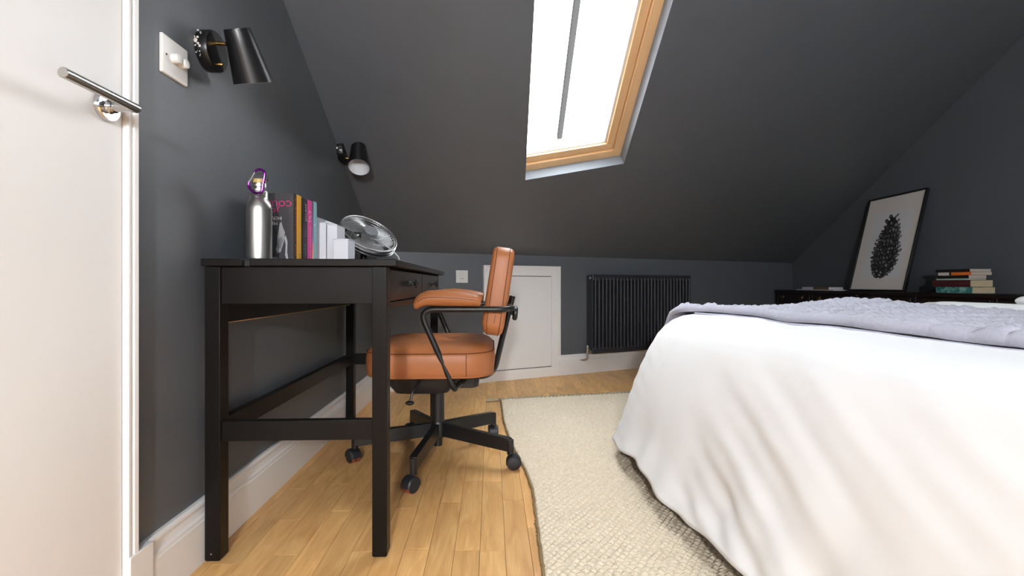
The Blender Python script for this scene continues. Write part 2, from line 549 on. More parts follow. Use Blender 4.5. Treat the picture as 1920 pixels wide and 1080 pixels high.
skybox(b, sa0+sw, sa1-sw, ta0+sw, ta0+sw+0.006, RD+0.030, RD+0.050)
b.build('glazing_bead', M['sash_white'], w1)
# bar behind the glass, stopping short of the bottom, and a thin cord near the right side
b = MB(); skybox(b, 0.222, 0.252, ta0+sw+0.035, ta1, RD+0.075, RD+0.095)
b.build('glazing_bar', M['bar'], w1, bevel=0.003)
b = MB(); b.tube([sky_pt(sa1-sw-0.035, ta0+sw+0.05, RD+0.045), sky_pt(sa1-sw-0.035, ta1, RD+0.045)], 0.0018, 6)
b.build('cord', M['cord'], w1)

# skirting boards
def skirt_profile():
    # (distance from wall, height)
    return [(0, 0), (0.020, 0), (0.020, 0.102), (0.0175, 0.106), (0.0175, 0.112), (0.013, 0.118), (0.0105, 0.128), (0.0105, 0.134), (0.0135, 0.137), (0.0135, 0.143), (0.009, 0.150), (0, 0.150)]
b = MB()
b.prism([(LX+p[0], p[1]) for p in skirt_profile()], 'y', 1.028, K.y+0.01)
b.build('baseboard_left', M['white_paint'], kind='structure', angle=20)
b = MB()
b.extrude([kp(0.0, p[0], p[1]) for p in skirt_profile()], KD*0.735)
b.extrude([kp(1.335, p[0], p[1]) for p in skirt_profile()], KD*(RU-1.335))
b.build('baseboard_far', M['white_paint'], kind='structure', angle=20)
b = MB()
b.prism([(RX-p[0], p[1]) for p in skirt_profile()], 'y', BY, RY-0.02)
b.build('baseboard_right', M['white_paint'], kind='structure', angle=20)

# the white door on the left, its beaded frame and lever handle
d1 = thing('door_1', (LX, 0.5, 0), kind='structure')
MB().box(LX, LX+0.010, 0.10, 0.9585, 0.004, 2.02).build('door_leaf', M['white_paint'], d1, bevel=0.001)
b = MB()
b.prism([(LX, 0.961), (LX+0.016, 0.961), (LX+0.020, 0.9635), (LX+0.020, 0.969), (LX+0.0165, 0.971), (LX+0.0165, 0.974), (LX+0.021, 0.977), (LX+0.022, 0.986), (LX+0.019, 0.989), (LX, 0.989)], 'z', 0.150, 2.05)
b.build('door_frame', M['white_paint'], d1, angle=20)
MB().box(LX, LX+0.024, 0.961, 1.026, 0, 0.150).build('plinth_block', M['white_paint'], d1, bevel=0.002)
MB().box(LX, LX+0.020, 0.05, 0.961, 2.025, 2.06).build('door_frame', M['white_paint'], d1, bevel=0.002)
hx0 = LX+0.010; HZ = 1.018
dh = MB()
dh.lathe([(0.0, 0), (0.027, 0), (0.027, 0.006), (0.025, 0.009), (0.013, 0.0092), (0.0115, 0.012), (0.0115, 0.018), (0.0095, 0.0185), (0.0095, 0.05)], (hx0, 0.918, HZ), (1, 0, 0), 28)
rose = dh.build('rose', M['chrome'], d1)
lv = MB(); lv.lathe([(0.0078, 0), (0.0085, 0.0008), (0.0085, 0.155), (0.0078, 0.1558)], (hx0+0.052, 0.770, HZ), (0, 1, 0), 24)
lv.build('lever', M['steel'], d1)

# access hatch in the knee wall
d2 = thing('door_2', kp(1.03, 0, 0), kind='structure')
def kbox(b, u0, u1, o0, o1, z0, z1):
    vs = [kp(u, o, z) for z in (z0, z1) for o in (o0, o1) for u in (u0, u1)]
    return b.add(vs, [(0, 2, 3, 1), (4, 5, 7, 6), (0, 1, 5, 4), (2, 6, 7, 3), (0, 4, 6, 2), (1, 3, 7, 5)])
U0, U1 = 0.725, 1.345; ZT = 0.821
b = MB(); kbox(b, 0.795, 1.2695, 0.0, 0.012, 0.076, 0.7435)
b.build('hatch_panel', M['white_paint'], d2, bevel=0.0015)
b = MB(); kbox(b, 0.785, 1.278, 0.0, 0.002, 0.066, 0.752)
b.build('shadow_gap', M['matt_black'], d2)
b = MB()
for a in ((U0, 0.792, 0.0, ZT), (1.271, U1, 0.0, ZT), (0.792, 1.271, 0.748, ZT)):
    kbox(b, a[0], a[1], 0.0, 0.016, a[2], a[3])
b.build('architrave', M['white_paint'], d2, bevel=0.0015)
b = MB()
for a in ((U0, U0+0.014, 0.15, ZT), (U1-0.014, U1, 0.15, ZT), (U0+0.014, U1-0.014, ZT-0.014, ZT)):
    kbox(b, a[0], a[1], 0.016, 0.026, a[2], a[3])
for a in ((U0+0.022, U0+0.027, 0.15, ZT-0.022), (U1-0.027, U1-0.022, 0.15, ZT-0.022), (U0+0.022, U1-0.022, ZT-0.027, ZT-0.022)):
    kbox(b, a[0], a[1], 0.016, 0.020, a[2], a[3])
b.build('architrave_bead', M['white_paint'], d2, bevel=0.0015)
b = MB(); kbox(b, U0, U1, 0.0, 0.018, 0.0, 0.071)
b.build('sill_board', M['white_paint'], d2, bevel=0.0015)
b = MB(); kbox(b, 0.895, 0.915, 0.012, 0.026, 0.425, 0.437); b.lathe([(0, 0), (0.010, 0), (0.010, 0.012), (0.004, 0.02)], kp(0.900, 0.012, 0.431), KN, 14)
b.build('latch', M['black_metal'], d2)
b = MB(); kbox(b, 0.781, 0.7955, 0.012, 0.0175, 0.62, 0.68); kbox(b, 1.2665, 1.280, 0.0115, 0.0175, 0.60, 0.66)
kbox(b, 1.2665, 1.280, 0.0115, 0.0175, 0.17, 0.23)
b.build('hinge', M['white_paint'], d2)

# ------------------------------------------------------------------ bed
bed = thing('bed', (1.7, 0.98, 0), 'double bed with its mattress and base hidden under the hanging white duvet', 'bed')
MB().box(0.86, 2.60, 0.30, 1.68, 0.12, 0.30).build('bed_base', M['matt_black'], bed, bevel=0.01)
b = MB(); b.loft([[(1.73+x, 0.99+y, z) for x, y in rrect(0.87-i, 0.69-i, 0.06)] for z, i in ((0.302, 0.02), (0.32, 0), (0.53, 0), (0.55, 0.02))])
b.build('mattress', M['pillow'], bed)
for x in (0.90, 2.54):
    for y in (0.34, 1.64):
        MB().cyl((x, y, 0.016), (x, y, 0.12), 0.022, 0.028).build('leg', M['matt_black'], bed)

DX0, DX1, DY0, DY1, DZ = 0.80, 2.55, 0.22, 1.80, 0.578
prof = [(0, 0), (0.035, 0.002), (0.075, 0.010), (0.11, 0.026), (0.140, 0.050), (0.165, 0.082), (0.187, 0.12), (0.207, 0.16), (0.224, 0.20), (0.240, 0.24), (0.254, 0.28), (0.267, 0.32), (0.279, 0.36), (0.290, 0.40), (0.304, 0.44), (0.318, 0.472), (0.330, 0.498)]
def nz(x, y, z=0.0):
    return noise.noise(Vector((x, y, z)))
def bump_top(x, y):
    return 0.030*math.exp(-((x-1.30)/0.12)**2-((y-1.62)/0.25)**2)+0.006*nz(x*3, y*3, 1)+0.034*max(0, min(1, (x-1.635)/0.11))-0.030*max(0, min(1, (x-1.80)/0.16))+0.008*math.exp(-((x-1.80)/0.2)**2-((y-1.6)/0.3)**2)
def duvet():
    # perimeter of a rounded rectangle, points with outward normals
    hx, hy, r = (DX1-DX0)/2, (DY1-DY0)/2, 0.05
    cx, cy = (DX0+DX1)/2, (DY0+DY1)/2
    per = []
    def line(a, b, n, nx, ny):
        for i in range(n):
            t = i/n; per.append((a[0]+(b[0]-a[0])*t, a[1]+(b[1]-a[1])*t, nx, ny))
    def arc(px, py, a0, n):
        for i in range(n):
            a = math.radians(a0-90*i/n); per.append((px+r*math.cos(a), py+r*math.sin(a), math.cos(a), math.sin(a)))
    line((DX0, DY0+r), (DX0, DY1-r), 150, -1, 0); arc(DX0+r, DY1-r, 180, 26)
    line((DX0+r, DY1), (DX1-r, DY1), 90, 0, 1); arc(DX1-r, DY1-r, 90, 10)
    line((DX1, DY1-r), (DX1, DY0+r), 30, 1, 0); arc(DX1-r, DY0+r, 0, 10)
    line((DX1-r, DY0), (DX0+r, DY0), 90, 0, -1); arc(DX0+r, DY0+r, -90, 20)
    n = len(per); rings = []
    SUB = 3; rows = []
    for i in range(len(prof)-1):
        for j in range(SUB):
            t = j/SUB
            rows.append((prof[i][0]+(prof[i+1][0]-prof[i][0])*t, prof[i][1]+(prof[i+1][1]-prof[i][1])*t))
    rows.append(prof[-1])
    for h, d in rows[::-1]:
        ring = []
        for k, (x, y, nx, ny) in enumerate(per):
            foot = max(0.0, -nx)
            s = y if abs(nx) > 0.9 else y+0.10*(k % 40)/40
            c = max(0, min(1, d/0.45))
            # long diagonal folds running down and towards the camera
            ph = y+2.1*d+0.09*nz(y*1.7, d*2.2, 3)
            m1 = max(0, 0.30+nz(y*1.6+2, d*1.2, 9)*1.5)
            fold = 0.0055*math.sin(2*PI*ph/0.34)*m1+0.0032*math.sin(2*PI*(ph*1.05+0.2*d)/0.145+1.0)*max(0, nz(y*2.3, d*2+1, 5)+0.30)
            fold *= min(1, d/0.14)
            hemw = 0.010*c*c*c*math.sin(2*PI*y/0.44+0.6)+0.005*c*c*c*math.sin(2*PI*y/0.17+2)
            corner = max(0.0, -nx)*max(0.0, ny)*2
            pleat = corner*0.012*c*math.sin(k*0.9)
            fine = 0.003*nz(y*7, d*9, 4)
            hh = h*(1-0.14*foot*max(0, min(1, (1.62-y)/0.6)))
            if nx > 0.3: hh = h*0.25
            out = hh+fold+hemw+pleat+fine*c
            zz = DZ-d*(1.0+0.03*math.sin(2*PI*y/0.6+1))+bump_top(x, y)*max(0, 1-d/0.1)
            ring.append((x+nx*out, y+ny*out, max(zz, 0.012)))
        rings.append(ring)
    for k in (0.04, 0.09, 0.16, 0.24, 0.33, 0.43, 0.54, 0.66, 0.78, 0.9, 0.99):
        ring = []
        for (x, y, nx, ny) in per:
            X, Y = x+(cx-x)*k, y+(cy-y)*k
            ring.append((X, Y, DZ+bump_top(X, Y)*min(1, 1)+0.004))
        rings.append(ring)
    b = MB()
    b.loft(rings, cap=False)
    nn = len(rings)-1
    b.f.append(tuple(range(nn*n, nn*n+n))); b.mi.append(0)
    return b
dv = duvet().build('duvet', M['duvet'], angle=80)
tag(dv, 'white cotton duvet draped over the bed, hanging in folds down to the rug', 'duvet')
sd = dv.modifiers.new('thickness', 'SOLIDIFY'); sd.thickness = 0.006; sd.offset = -1

# knitted throw
def throw():
    def top(x, y):
        z = DZ+bump_top(x, y)+0.016
        # falls with the duvet at the foot end and the far side
        for dist in (DX0-x, y-DY1):
            if dist > 0:
                h0 = 0
                for i in range(len(prof)-1):
                    if prof[i][0] <= dist <= prof[i+1][0]:
                        t = (dist-prof[i][0])/(prof[i+1][0]-prof[i][0]); h0 = prof[i][1]+(prof[i+1][1]-prof[i][1])*t
                z -= h0
        return z
    NU, NV = 200, 380
    y0, y1 = 0.24, 1.975
    def xf(y):
        return 0.835-0.10*max(0, min(1, (y-1.45)/0.45))**1.5+0.10*max(0, (0.85-y)/0.6)+0.010*math.sin(y*9)+0.006*math.sin(y*23+1)
    def xh(y):
        return 1.640+0.010*math.sin(y*8)
    bands = {}
    def fn(u, v):
        y = y0+(y1-y0)*v
        a, e = xf(y), xh(y)
        x = a+(e-a)*u
        # columns of cable and moss stitch run from the foot towards the pillows
        w = (y+0.02*math.sin(x*5)) % 0.135
        if w < 0.05:
            p = 0.0050*abs(math.sin(PI*x/0.016+PI*(int(y/0.012) % 2)/2))*abs(math.sin(PI*y/0.012))
        elif w < 0.118:
            t = (w-0.05)/0.068
            tw = math.sin(2*PI*x/0.075)
            c1 = 0.5+0.28*tw; c2 = 0.5-0.28*tw
            p = 0.012*max(math.exp(-((t-c1)/0.17)**2), 0.9*math.exp(-((t-c2)/0.17)**2))*(0.75+0.25*math.cos(2*PI*x/0.025+t*4))
        else:
            p = 0.0
        hol = math.exp(-(((x/0.075) % 1.0-0.5)/0.16)**2)
        if w > 0.05: p -= 0.016*hol*(math.exp(-((w-0.053)/0.008)**2)+math.exp(-((w-0.118)/0.008)**2))
        edge = min(1, u/0.03, (1-u)/0.03)
        roll = 0.010*math.exp(-((u-0.02)/0.025)**2)
        z = top(x, y)+p*edge+roll+0.004*nz(x*7, y*7, 6)
        if u < 1e-6: z -= 0.014
        return (x, y, z)
    b = MB(); b.grid(fn, NU, NV)
    return b
th = throw().build('throw', M['throw'], angle=80)
tag(th, 'lilac grey cable knit throw blanket spread across the white duvet', 'throw')
sd = th.modifiers.new('thickness', 'SOLIDIFY'); sd.thickness = 0.008; sd.offset = -1
# thin binding under the edge of the throw
b = MB()
pts = []
for i in range(60):
    y = 0.26+1.50*i/59
    x = 0.835-0.10*max(0, min(1, (y-1.45)/0.45))**1.5+0.10*max(0, (0.85-y)/0.6)+0.010*math.sin(y*9)+0.006*math.sin(y*23+1)-0.008+0.004*math.sin(y*40)
    d = DX0-x; h0 = 0
    for k in range(len(prof)-1):
        if prof[k][0] <= d <= prof[k+1][0]:
            h0 = prof[k][1]
    pts.append((x, y, DZ+0.002-h0+bump_top(x, y)))
b.tube(pts, 0.0045, 6)
b.build('throw_hem', M['throw'], th)

# pillow
b = MB()
rings = []
for k in range(-8, 9):
    t = k/8.0; th_ = 0.075*(1-abs(t)**2.2)**0.5 if abs(t) < 1 else 0.001
    s = 0.90+0.10*math.sqrt(max(0, 1-t*t))
    rings.append([(2.255+x*s, 1.365+y*s, 0.622+0.032*t*(1-0.35*max(abs(x)/0.25, abs(y)/0.40)**3)) for x, y in rrect(0.24, 0.40, 0.04)])
b.loft(rings)
pw = b.build('pillow', M['pillow'], angle=70)
tag(pw, 'white bed pillow at the head of the bed, cut off by the frame', 'pillow')

# ------------------------------------------------------------------ rug
def rug():
    ys0, ys1 = 0.45, 2.80
    NX, NY = 330, 560
    ctrl = [(0.45, 0.10), (1.11, 0.124), (1.226, 0.127), (1.41, 0.133), (1.575, 0.138), (1.72, 0.128), (1.867, 0.108), (2.1, 0.080), (2.379, 0.062), (2.79, 0.058)]
    def xl(y):
        for i in range(len(ctrl)-1):
            if ctrl[i][0] <= y <= ctrl[i+1][0]:
                t = (y-ctrl[i][0])/(ctrl[i+1][0]-ctrl[i][0]); return ctrl[i][1]+(ctrl[i+1][1]-ctrl[i][1])*t
        return ctrl[-1][1] if y > 2 else ctrl[0][1]
    def fn(u, v):
        x_ = u*1.35
        yend = 2.785+0.17*x_
        y = ys0+(yend-ys0)*v
        a = xl(min(y, 2.79))
        x = a+x_
        yy = y+0.004*nz(x*6, y*6, 8)
        row = math.floor(yy/0.0135)
        cell = abs(math.sin(PI*(yy/0.0135)))**0.7
        knot = abs(math.sin(PI*(x/0.021+0.5*(row % 2))+0.9*nz(x*20, row*3.1, 2)))**0.8
        z = 0.005+0.0105*cell*(0.25+0.75*knot)+0.0022*nz(x*30, y*30, 7)+0.0015*nz(x*9, y*9, 3)
        if u == 0 or v == 1: z = 0.001
        return (x+0.003*nz(3, y*30, 5), y, z)
    b = MB(); b.grid(fn, NX, NY)
    return b, xl
rb, rxl = rug()
rg = thing('rug', (0.8, 1.6, 0), 'chunky woven natural jute rug running under the bed', 'rug')
rb.build('rug_pile', M['rug'], rg, angle=80, kind='stuff')
b = MB()
y = 0.46
pts = []
while y < 2.79:
    pts.append((rxl(y)-0.001+0.004*nz(1, y*25, 2), y, 0.005)); y += 0.012
b.tube(pts, 0.0048, 6)
y = 0.8
while y < 2.78:
    if random.random() < 0.8:
        l = random.uniform(0.004, 0.010)
        b.tube([(rxl(y), y, 0.004), (rxl(y)-l, y+random.uniform(-.004, .004), 0.003)], 0.0016, 5)
    y += 0.022
b.build('side_binding', M['rugedge'], rg)
b = MB()
for i in range(420):
    x = 0.045+1.3*random.random()
    y = 2.785+0.17*(x-0.058)
    l = random.uniform(0.018, 0.058)
    a = random.uniform(-1.1, 1.1)
    p1 = Vector((x, y-0.006, 0.008)); p2 = p1+Vector((math.sin(a)*l*.5, math.cos(a)*l*.5, random.uniform(0, .008))); p3 = p1+Vector((math.sin(a*1.3)*l, math.cos(a)*l, random.uniform(-.004, .006)))
    p3.z = max(p3.z, 0.0025)
    b.tube([p1, p2, p3], random.uniform(0.0013, 0.003), 5)
for k in range(7):
    b.tube(smooth_path([(0.07, 2.785, 0.006), (0.03, 2.79+0.004*k-0.012, 0.008), (0.0, 2.80+0.008*(k-3), 0.006), (-0.03, 2.80+0.006*(k-3), 0.004)], 4), 0.0022, 5)
b.build('fringe', M['fringe'], rg, kind='stuff')

# ------------------------------------------------------------------ desk
DK = thing('desk', (-0.48, 1.79, 0), 'black brown wooden writing desk with two drawers against the left wall', 'desk')
dx0, dx1, dy0, dy1, DT = -0.708, -0.262, 1.205, 2.385, 0.75
lw, ld = 0.037, 0.040
legs = [(dx0, dy0), (dx1-lw, dy0), (dx0, dy1-ld), (dx1-lw, dy1-ld)]
for x, y in legs:
    b = MB(); b.loft([[(x+lw/2+px, y+ld/2+py, z) for px, py in ((-lw/2+i, -ld/2+i), (lw/2-i, -ld/2+i), (lw/2-i, ld/2-i), (-lw/2+i, ld/2-i))] for z, i in ((0, 0.003), (0.005, 0), (DT-0.019, 0))])
    b.build('leg', M['desk'], DK, bevel=0.0015)
# end aprons
for y in (dy0+0.007, dy1-0.007-0.018):
    MB().box(dx0+lw, dx1-lw, y, y+0.018, 0.638, DT-0.019).build('end_apron', M['desk_long'], DK, bevel=0.001)
b = MB(); b.box(dx0+0.004, dx0+0.020, dy0+ld, dy1-ld, 0.588, DT-0.019)
b.build('back_apron', M['desk_long'], DK, bevel=0.001)
MB().box(dx0+0.005, dx0+0.019, dy0+ld, dy1-ld, 0.5855, 0.5885).build('apron_edge', M['raw_edge'], DK, label='unstained pale lower edge of the back apron')
# stretchers
for y in (dy0+0.008, dy1-0.008-0.022):
    MB().box(dx0+lw, dx1-lw, y, y+0.022, 0.295, 0.345).build('stretcher', M['desk_long'], DK, bevel=0.0015)
MB().box(dx0+0.004, dx0+0.026, dy0+ld, dy1-ld, 0.295, 0.345).build('stretcher', M['desk_long'], DK, bevel=0.0015)
# top: narrow back strip, cable gap, main board
tx0, tx1, ty0, ty1 = dx0-0.0, dx1+0.026, dy0-0.012, dy1+0.012
MB().box(tx0, tx0+0.098, ty0-0.004, ty1+0.004, DT-0.018, DT).build('back_strip', M['desk_long'], DK, bevel=0.0015)
MB().box(tx0+0.098, tx0+0.114, ty0+0.010, ty1-0.010, DT-0.018, DT-0.004).build('cable_gap_lining', M['matt_black'], DK)
MB().box(tx0+0.114, tx1, ty0, ty1, DT-0.018, DT).build('tabletop', M['desk_long'], DK, bevel=0.002)
# drawer rail and centre divider
MB().box(dx1-0.030, dx1-0.003, dy0+ld, dy1-ld, 0.622, 0.638).build('drawer_rail', M['desk_long'], DK, bevel=0.001)
ymid = (dy0+dy1)/2+0.02
for ya, yb in ((dy0+ld+0.003, ymid-0.004), (ymid+0.004, dy1-ld-0.003)):
    dr = MB().box(dx1-0.020, dx1-0.001, ya, yb, 0.642, DT-0.024).build('drawer', M['desk_long'], DK, bevel=0.0015)
    yk = (ya+yb)/2
    kb = MB(); kb.lathe([(0.0, 0), (0.010, 0), (0.009, 0.004), (0.0055, 0.008), (0.005, 0.016), (0.008, 0.020), (0.0145, 0.023), (0.0150, 0.027), (0.010, 0.031), (0.0, 0.032)], (dx1-0.001, yk, 0.688), (1, 0, 0), 18)
    kb.build('knob', M['black_metal'], dr)
    MB().box(dx1-0.36, dx1-0.020, ya+0.01, yb-0.01, 0.646, 0.70).build('drawer_box', M['desk_long'], dr)
MB().box(dx1-0.020, dx1-0.003, ymid-0.0035, ymid+0.0035, 0.638, DT-0.019).build('drawer_divider', M['matt_black'], DK)
MB().box(dx1-0.026, dx1-0.022, dy0+ld, dy1-ld, 0.638, DT-0.019).build('drawer_back_rail', M['matt_black'], DK)
MB().cyl((dx0+lw*0.45, dy0-0.0002, 0.02), (dx0+lw*0.45, dy0-0.0015, 0.02), 0.0022, n=8).build('nail', M['chrome'], DK)

# ------------------------------------------------------------------ swivel chair
CX, CY = -0.212, 1.90
CH = thing('swivel_chair', (CX, CY, 0), 'tan leather office chair with black arms and five castors, tucked at the desk', 'chair')
# star base
b = MB(); b.lathe([(0.0, 0.048), (0.017, 0.048), (0.018, 0.075), (0.024, 0.078), (0.030, 0.085), (0.033, 0.125), (0.028, 0.142), (0.026, 0.146)], (CX, CY, 0), (0, 0, 1), 24)
b.lathe([(0.0255, 0.146), (0.0255, 0.258), (0.024, 0.26)], (CX, CY, 0), (0, 0, 1), 24)
b.lathe([(0.016, 0.262), (0.016, 0.30)], (CX, CY, 0), (0, 0, 1), 18)
b.build('column', M['black_metal'], CH)
for k, adeg in enumerate((-98.5, -26.5, 45.5, 117.5, 189.5)):
    a = math.radians(adeg); u = Vector((math.cos(a), math.sin(a), 0)); w = Vector((-u.y, u.x, 0)); o = Vector((CX, CY, 0))
    R0, R1 = 0.026, 0.318
    b = MB(); hw = 0.0125
    rings = []
    for r, z0, z1 in ((R0, 0.088, 0.138), (R1-0.01, 0.068, 0.118), (R1, 0.071, 0.114)):
        rings.append([o+u*r-w*hw+Vector((0, 0, z0)), o+u*r+w*hw+Vector((0, 0, z0)), o+u*r+w*hw+Vector((0, 0, z1)), o+u*r-w*hw+Vector((0, 0, z1))])
    b.loft(rings)
    b.cyl(o+u*(R1-0.002)+Vector((0, 0, 0.056)), o+u*(R1-0.002)+Vector((0, 0, 0.112)), 0.0125, n=14)
    lg = b.build('base_leg', M['black_metal'], CH, bevel=0.002)
    # twin-wheel castor trailing in its own direction
    ca = a+(-0.5, 0.45, 0.9, 0.3, -0.9)[k]
    cu = Vector((math.cos(ca), math.sin(ca), 0)); cw = Vector((-cu.y, cu.x, 0))
    c = o+u*(R1-0.002)+cu*0.012+Vector((0, 0, 0.027))
    b = MB()
    # hood: a half drum over both wheels
    for sgn in (-1, 1):
        prof_ = []
        b.lathe([(0.0, 0.0205), (0.018, 0.0205), (0.0245, 0.018), (0.0252, 0.008)], c-cw*0, cw*sgn, 20)
    hood = []
    for i in range(9):
        t = math.radians(-10+200*i/8)
        hood.append(t)
    rr = 0.0285
    rings = []
    for s in (-0.021, -0.017, 0.017, 0.021):
        r_ = rr if abs(s) < 0.02 else rr-0.004
        rings.append([c+cu*(r_*math.cos(t))+Vector((0, 0, r_*math.sin(t)))+cw*s for t in hood]+[c+cu*((r_-0.005)*math.cos(t))+Vector((0, 0, (r_-0.005)*math.sin(t)))+cw*s for t in hood[::-1]])
    b.loft(rings)
    cs = b.build('castor', M['blue_black'], lg)
    # tread ring shows below the hood (third level stops here, so the wheels belong to the leg)
    b = MB()
    for sgn in (-1, 1):
        b.lathe([(0.021, 0.0065), (0.0268, 0.0065), (0.027, 0.011), (0.0262, 0.0165), (0.021, 0.0165)], c, cw*sgn, 22)
    b.build('castor_tread', M['tread'], lg, label='rust coloured castor tread')
# mechanism and lever
b = MB()
b.loft([[(CX-0.050+x, CY+y, z) for x, y in rrect(hx, hy, 0.03)] for z, hx, hy in ((0.272, 0.080, 0.09), (0.278, 0.100, 0.11), (0.305, 0.118, 0.125), (0.358, 0.124, 0.13))])
b.loft([[(CX+0.100+x, CY+y, z) for x, y in rrect(hx, hy, 0.02)] for z, hx, hy in ((0.284, 0.05, 0.05), (0.290, 0.062, 0.06), (0.345, 0.068, 0.065))])
b.build('tilt_mechanism', M['black_plastic'], CH)
b = MB(); b.tube(smooth_path([(CX-0.055, CY-0.10, 0.325), (CX-0.058, CY-0.17, 0.322), (CX-0.066, CY-0.20, 0.308), (CX-0.072, CY-0.21, 0.275)], 5), 0.0045, 8)
b.ball((CX-0.075, CY-0.212, 0.268), 0.013, 8, (1.25, 1, 0.6))
b.build('height_lever', M['black_plastic'], CH)
# seat cushion
SX, SY = -0.222, 1.90
hx, hy = 0.232, 0.245
def seat_ring(sc_i, z):
    return [(SX+x, SY+y, z) for x, y in rrect(hx-sc_i, hy-sc_i, 0.115-min(sc_i, 0.09), 10)]
b = MB()
rings = [seat_ring(0.020, 0.359), seat_ring(0.006, 0.361), seat_ring(0.001, 0.366), seat_ring(-0.001, 0.38), seat_ring(-0.004, 0.41), seat_ring(-0.002, 0.435), seat_ring(0.001, 0.4445), seat_ring(0.003, 0.4455), seat_ring(0.006, 0.452), seat_ring(0.018, 0.463), seat_ring(0.038, 0.472)]
def dome(x, y):
    d = 0.0
    for qx in (-0.11, 0.055):
        for qy in (-0.07, 0.07):
            d -= 0.017*math.exp(-((x-qx)**2+(y-qy)**2)/0.0016)
    return d
base = seat_ring(0.038, 0.472)
for k in (0.15, 0.3, 0.45, 0.6, 0.75, 0.88, 0.97):
    ring = []
    for p in base:
        x, y = p[0]-SX, p[1]-SY
        ring.append((SX+x*(1-k), SY+y*(1-k), 0.472+0.012*math.sin(k*PI/2)+dome(x*(1-k), y*(1-k))*1.0))
    rings.append(ring)
b.loft(rings)
seat = b.build('seat', M['leather'], CH, angle=50)
b = MB(); b.tube([Vector(p)+Vector((0, 0, 0)) for p in seat_ring(-0.0005, 0.445)], 0.0016, 6, closed=True)
b.build('seam', M['stitch'], seat)
b = MB(); b.tube([Vector(p) for p in seat_ring(0.003, 0.3615)], 0.0035, 6, closed=True)
b.build('piping', M['leather'], seat)
b = MB()
for sx in (0.135,):
    b.tube([(SX+sx, SY-hy-0.0015, 0.444), (SX+sx, SY-hy-0.004, 0.41), (SX+sx, SY-hy-0.0005, 0.366)], 0.0012, 5)
b.build('seam', M['stitch'], seat)
# backrest
lean = Vector((0.135, 0, 1)).normalized()
bo = Vector((0.004, 1.90, 0.502))
bn = Vector((lean.z, 0, -lean.x))          # towards the rear
BH, BW, BT = 0.322, 0.43, 0.082
def back_ring(inset, t, bulge=0.0):
    out = []
    for y, z in rrect(BW/2-inset, BH/2-inset, 0.045-min(inset, 0.03), 7):
        zz = z+BH/2
        # the lower third curves forward, as the lumbar part does
        fwd = 0.016*max(0, 1-zz/0.12)**2*0+0.012*math.exp(-((zz-0.09)/0.06)**2)
        k = 1.0-0.16*max(0, 1-zz/0.11)**2
        out.append(bo+lean*zz+Vector((0, y, 0))+bn*(t*k-fwd*bulge))
    return out
h = BT/2
b = MB()
b.loft([back_ring(0.03, -h+0.001, 1), back_ring(0.010, -h+0.003, 1), back_ring(0.003, -h+0.010, 0.8), back_ring(0.0, -h+0.018, .6), back_ring(0.0, 0), back_ring(0.0, h-0.020), back_ring(0.004, h-0.008), back_ring(0.012, h-0.002), back_ring(0.03, h)])
bk = b.build('backrest', M['leather'], CH, angle=50)
b = MB()
b.tube(back_ring(-0.0006, -h+0.017, .6), 0.0014, 5, closed=True)
b.tube(back_ring(-0.0006, h-0.019), 0.0014, 5, closed=True)
b.build('seam', M['stitch'], bk)
b = MB()
yy = 1.90-BW/2-0.0006
b.tube([bo+lean*0.085+Vector((0, yy-1.90, 0))+bn*t for t in (-h+0.017, 0, h-0.02)], 0.0012, 5)
b.tube([bo+lean*0.078+Vector((0, yy-1.90, 0)), bo+lean*0.045+Vector((0, yy-1.90, 0))], 0.001, 5)
b.build('seam', M['stitch'], bk)
# arms: one bent steel tube from the seat frame up, along, and round behind the backrest
AYN, AYF = 1.652, 2.148
arm_path = [(-0.10, 1.86, 0.318), (-0.128, 1.72, 0.316), (-0.128, AYN+0.012, 0.318), (-0.250, AYN, 0.600), (0.050, AYN, 0.600), (0.074, AYN+0.05, 0.600), (0.074, AYF-0.05, 0.600), (0.050, AYF, 0.600), (-0.250, AYF, 0.600), (-0.128, AYF-0.012, 0.318), (-0.128, 2.08, 0.316), (-0.10, 1.94, 0.318)]
b = MB(); b.tube(bent(arm_path, 0.055, 7), 0.0105, 12)
b.build('arm_tube', M['black_metal'], CH)
# rear upright
b = MB()
path = bent([(-0.10, 1.90, 0.318), (0.008, 1.90, 0.322), (0.085, 1.90, 0.640)], 0.07, 8)
b.tube(path, 0.012, 12, sq=[(0.024, 0.0115)]*len(path), up=(0, 0, 1))
b.build('back_upright', M['black_metal'], CH)
b = MB(); b.cyl((0.055, 1.90, 0.575), (0.090, 1.90, 0.572), 0.009); b.lathe([(0.0, 0), (0.024, 0), (0.029, 0.005), (0.029, 0.014), (0.022, 0.019), (0, 0.02)], (0.086, 1.90, 0.572), (1, 0, -0.08), 20)
b.build('knob', M['black_plastic'], CH)
for y in (AYN, AYF):
    b = MB()
    pth = [(-0.259, y, 0.602), (-0.258, y, 0.612), (-0.250, y, 0.624), (-0.234, y, 0.634), (-0.215, y, 0.639), (-0.17, y, 0.640), (-0.11, y, 0.637), (-0.06, y, 0.632), (-0.040, y, 0.629), (-0.034, y, 0.628)]
    sz = [(0.012, 0.006), (0.024, 0.014), (0.030, 0.020), (0.032, 0.024), (0.033, 0.027), (0.034, 0.029), (0.034, 0.0265), (0.033, 0.0225), (0.031, 0.020), (0.022, 0.014)]
    b.tube(pth, 0.02, 20, sq=sz, up=(0, 0, 1))
    ar = b.build('armrest', M['leather'], CH, angle=60)
    b = MB(); b.tube([(-0.251, y-0.030, 0.626), (-0.234, y-0.0323, 0.637), (-0.215, y-0.0333, 0.6425), (-0.17, y-0.0343, 0.6425), (-0.11, y-0.0343, 0.639), (-0.06, y-0.0333, 0.633), (-0.038, y-0.0285, 0.630)], 0.0012, 5)
    b.build('seam', M['stitch'], ar)

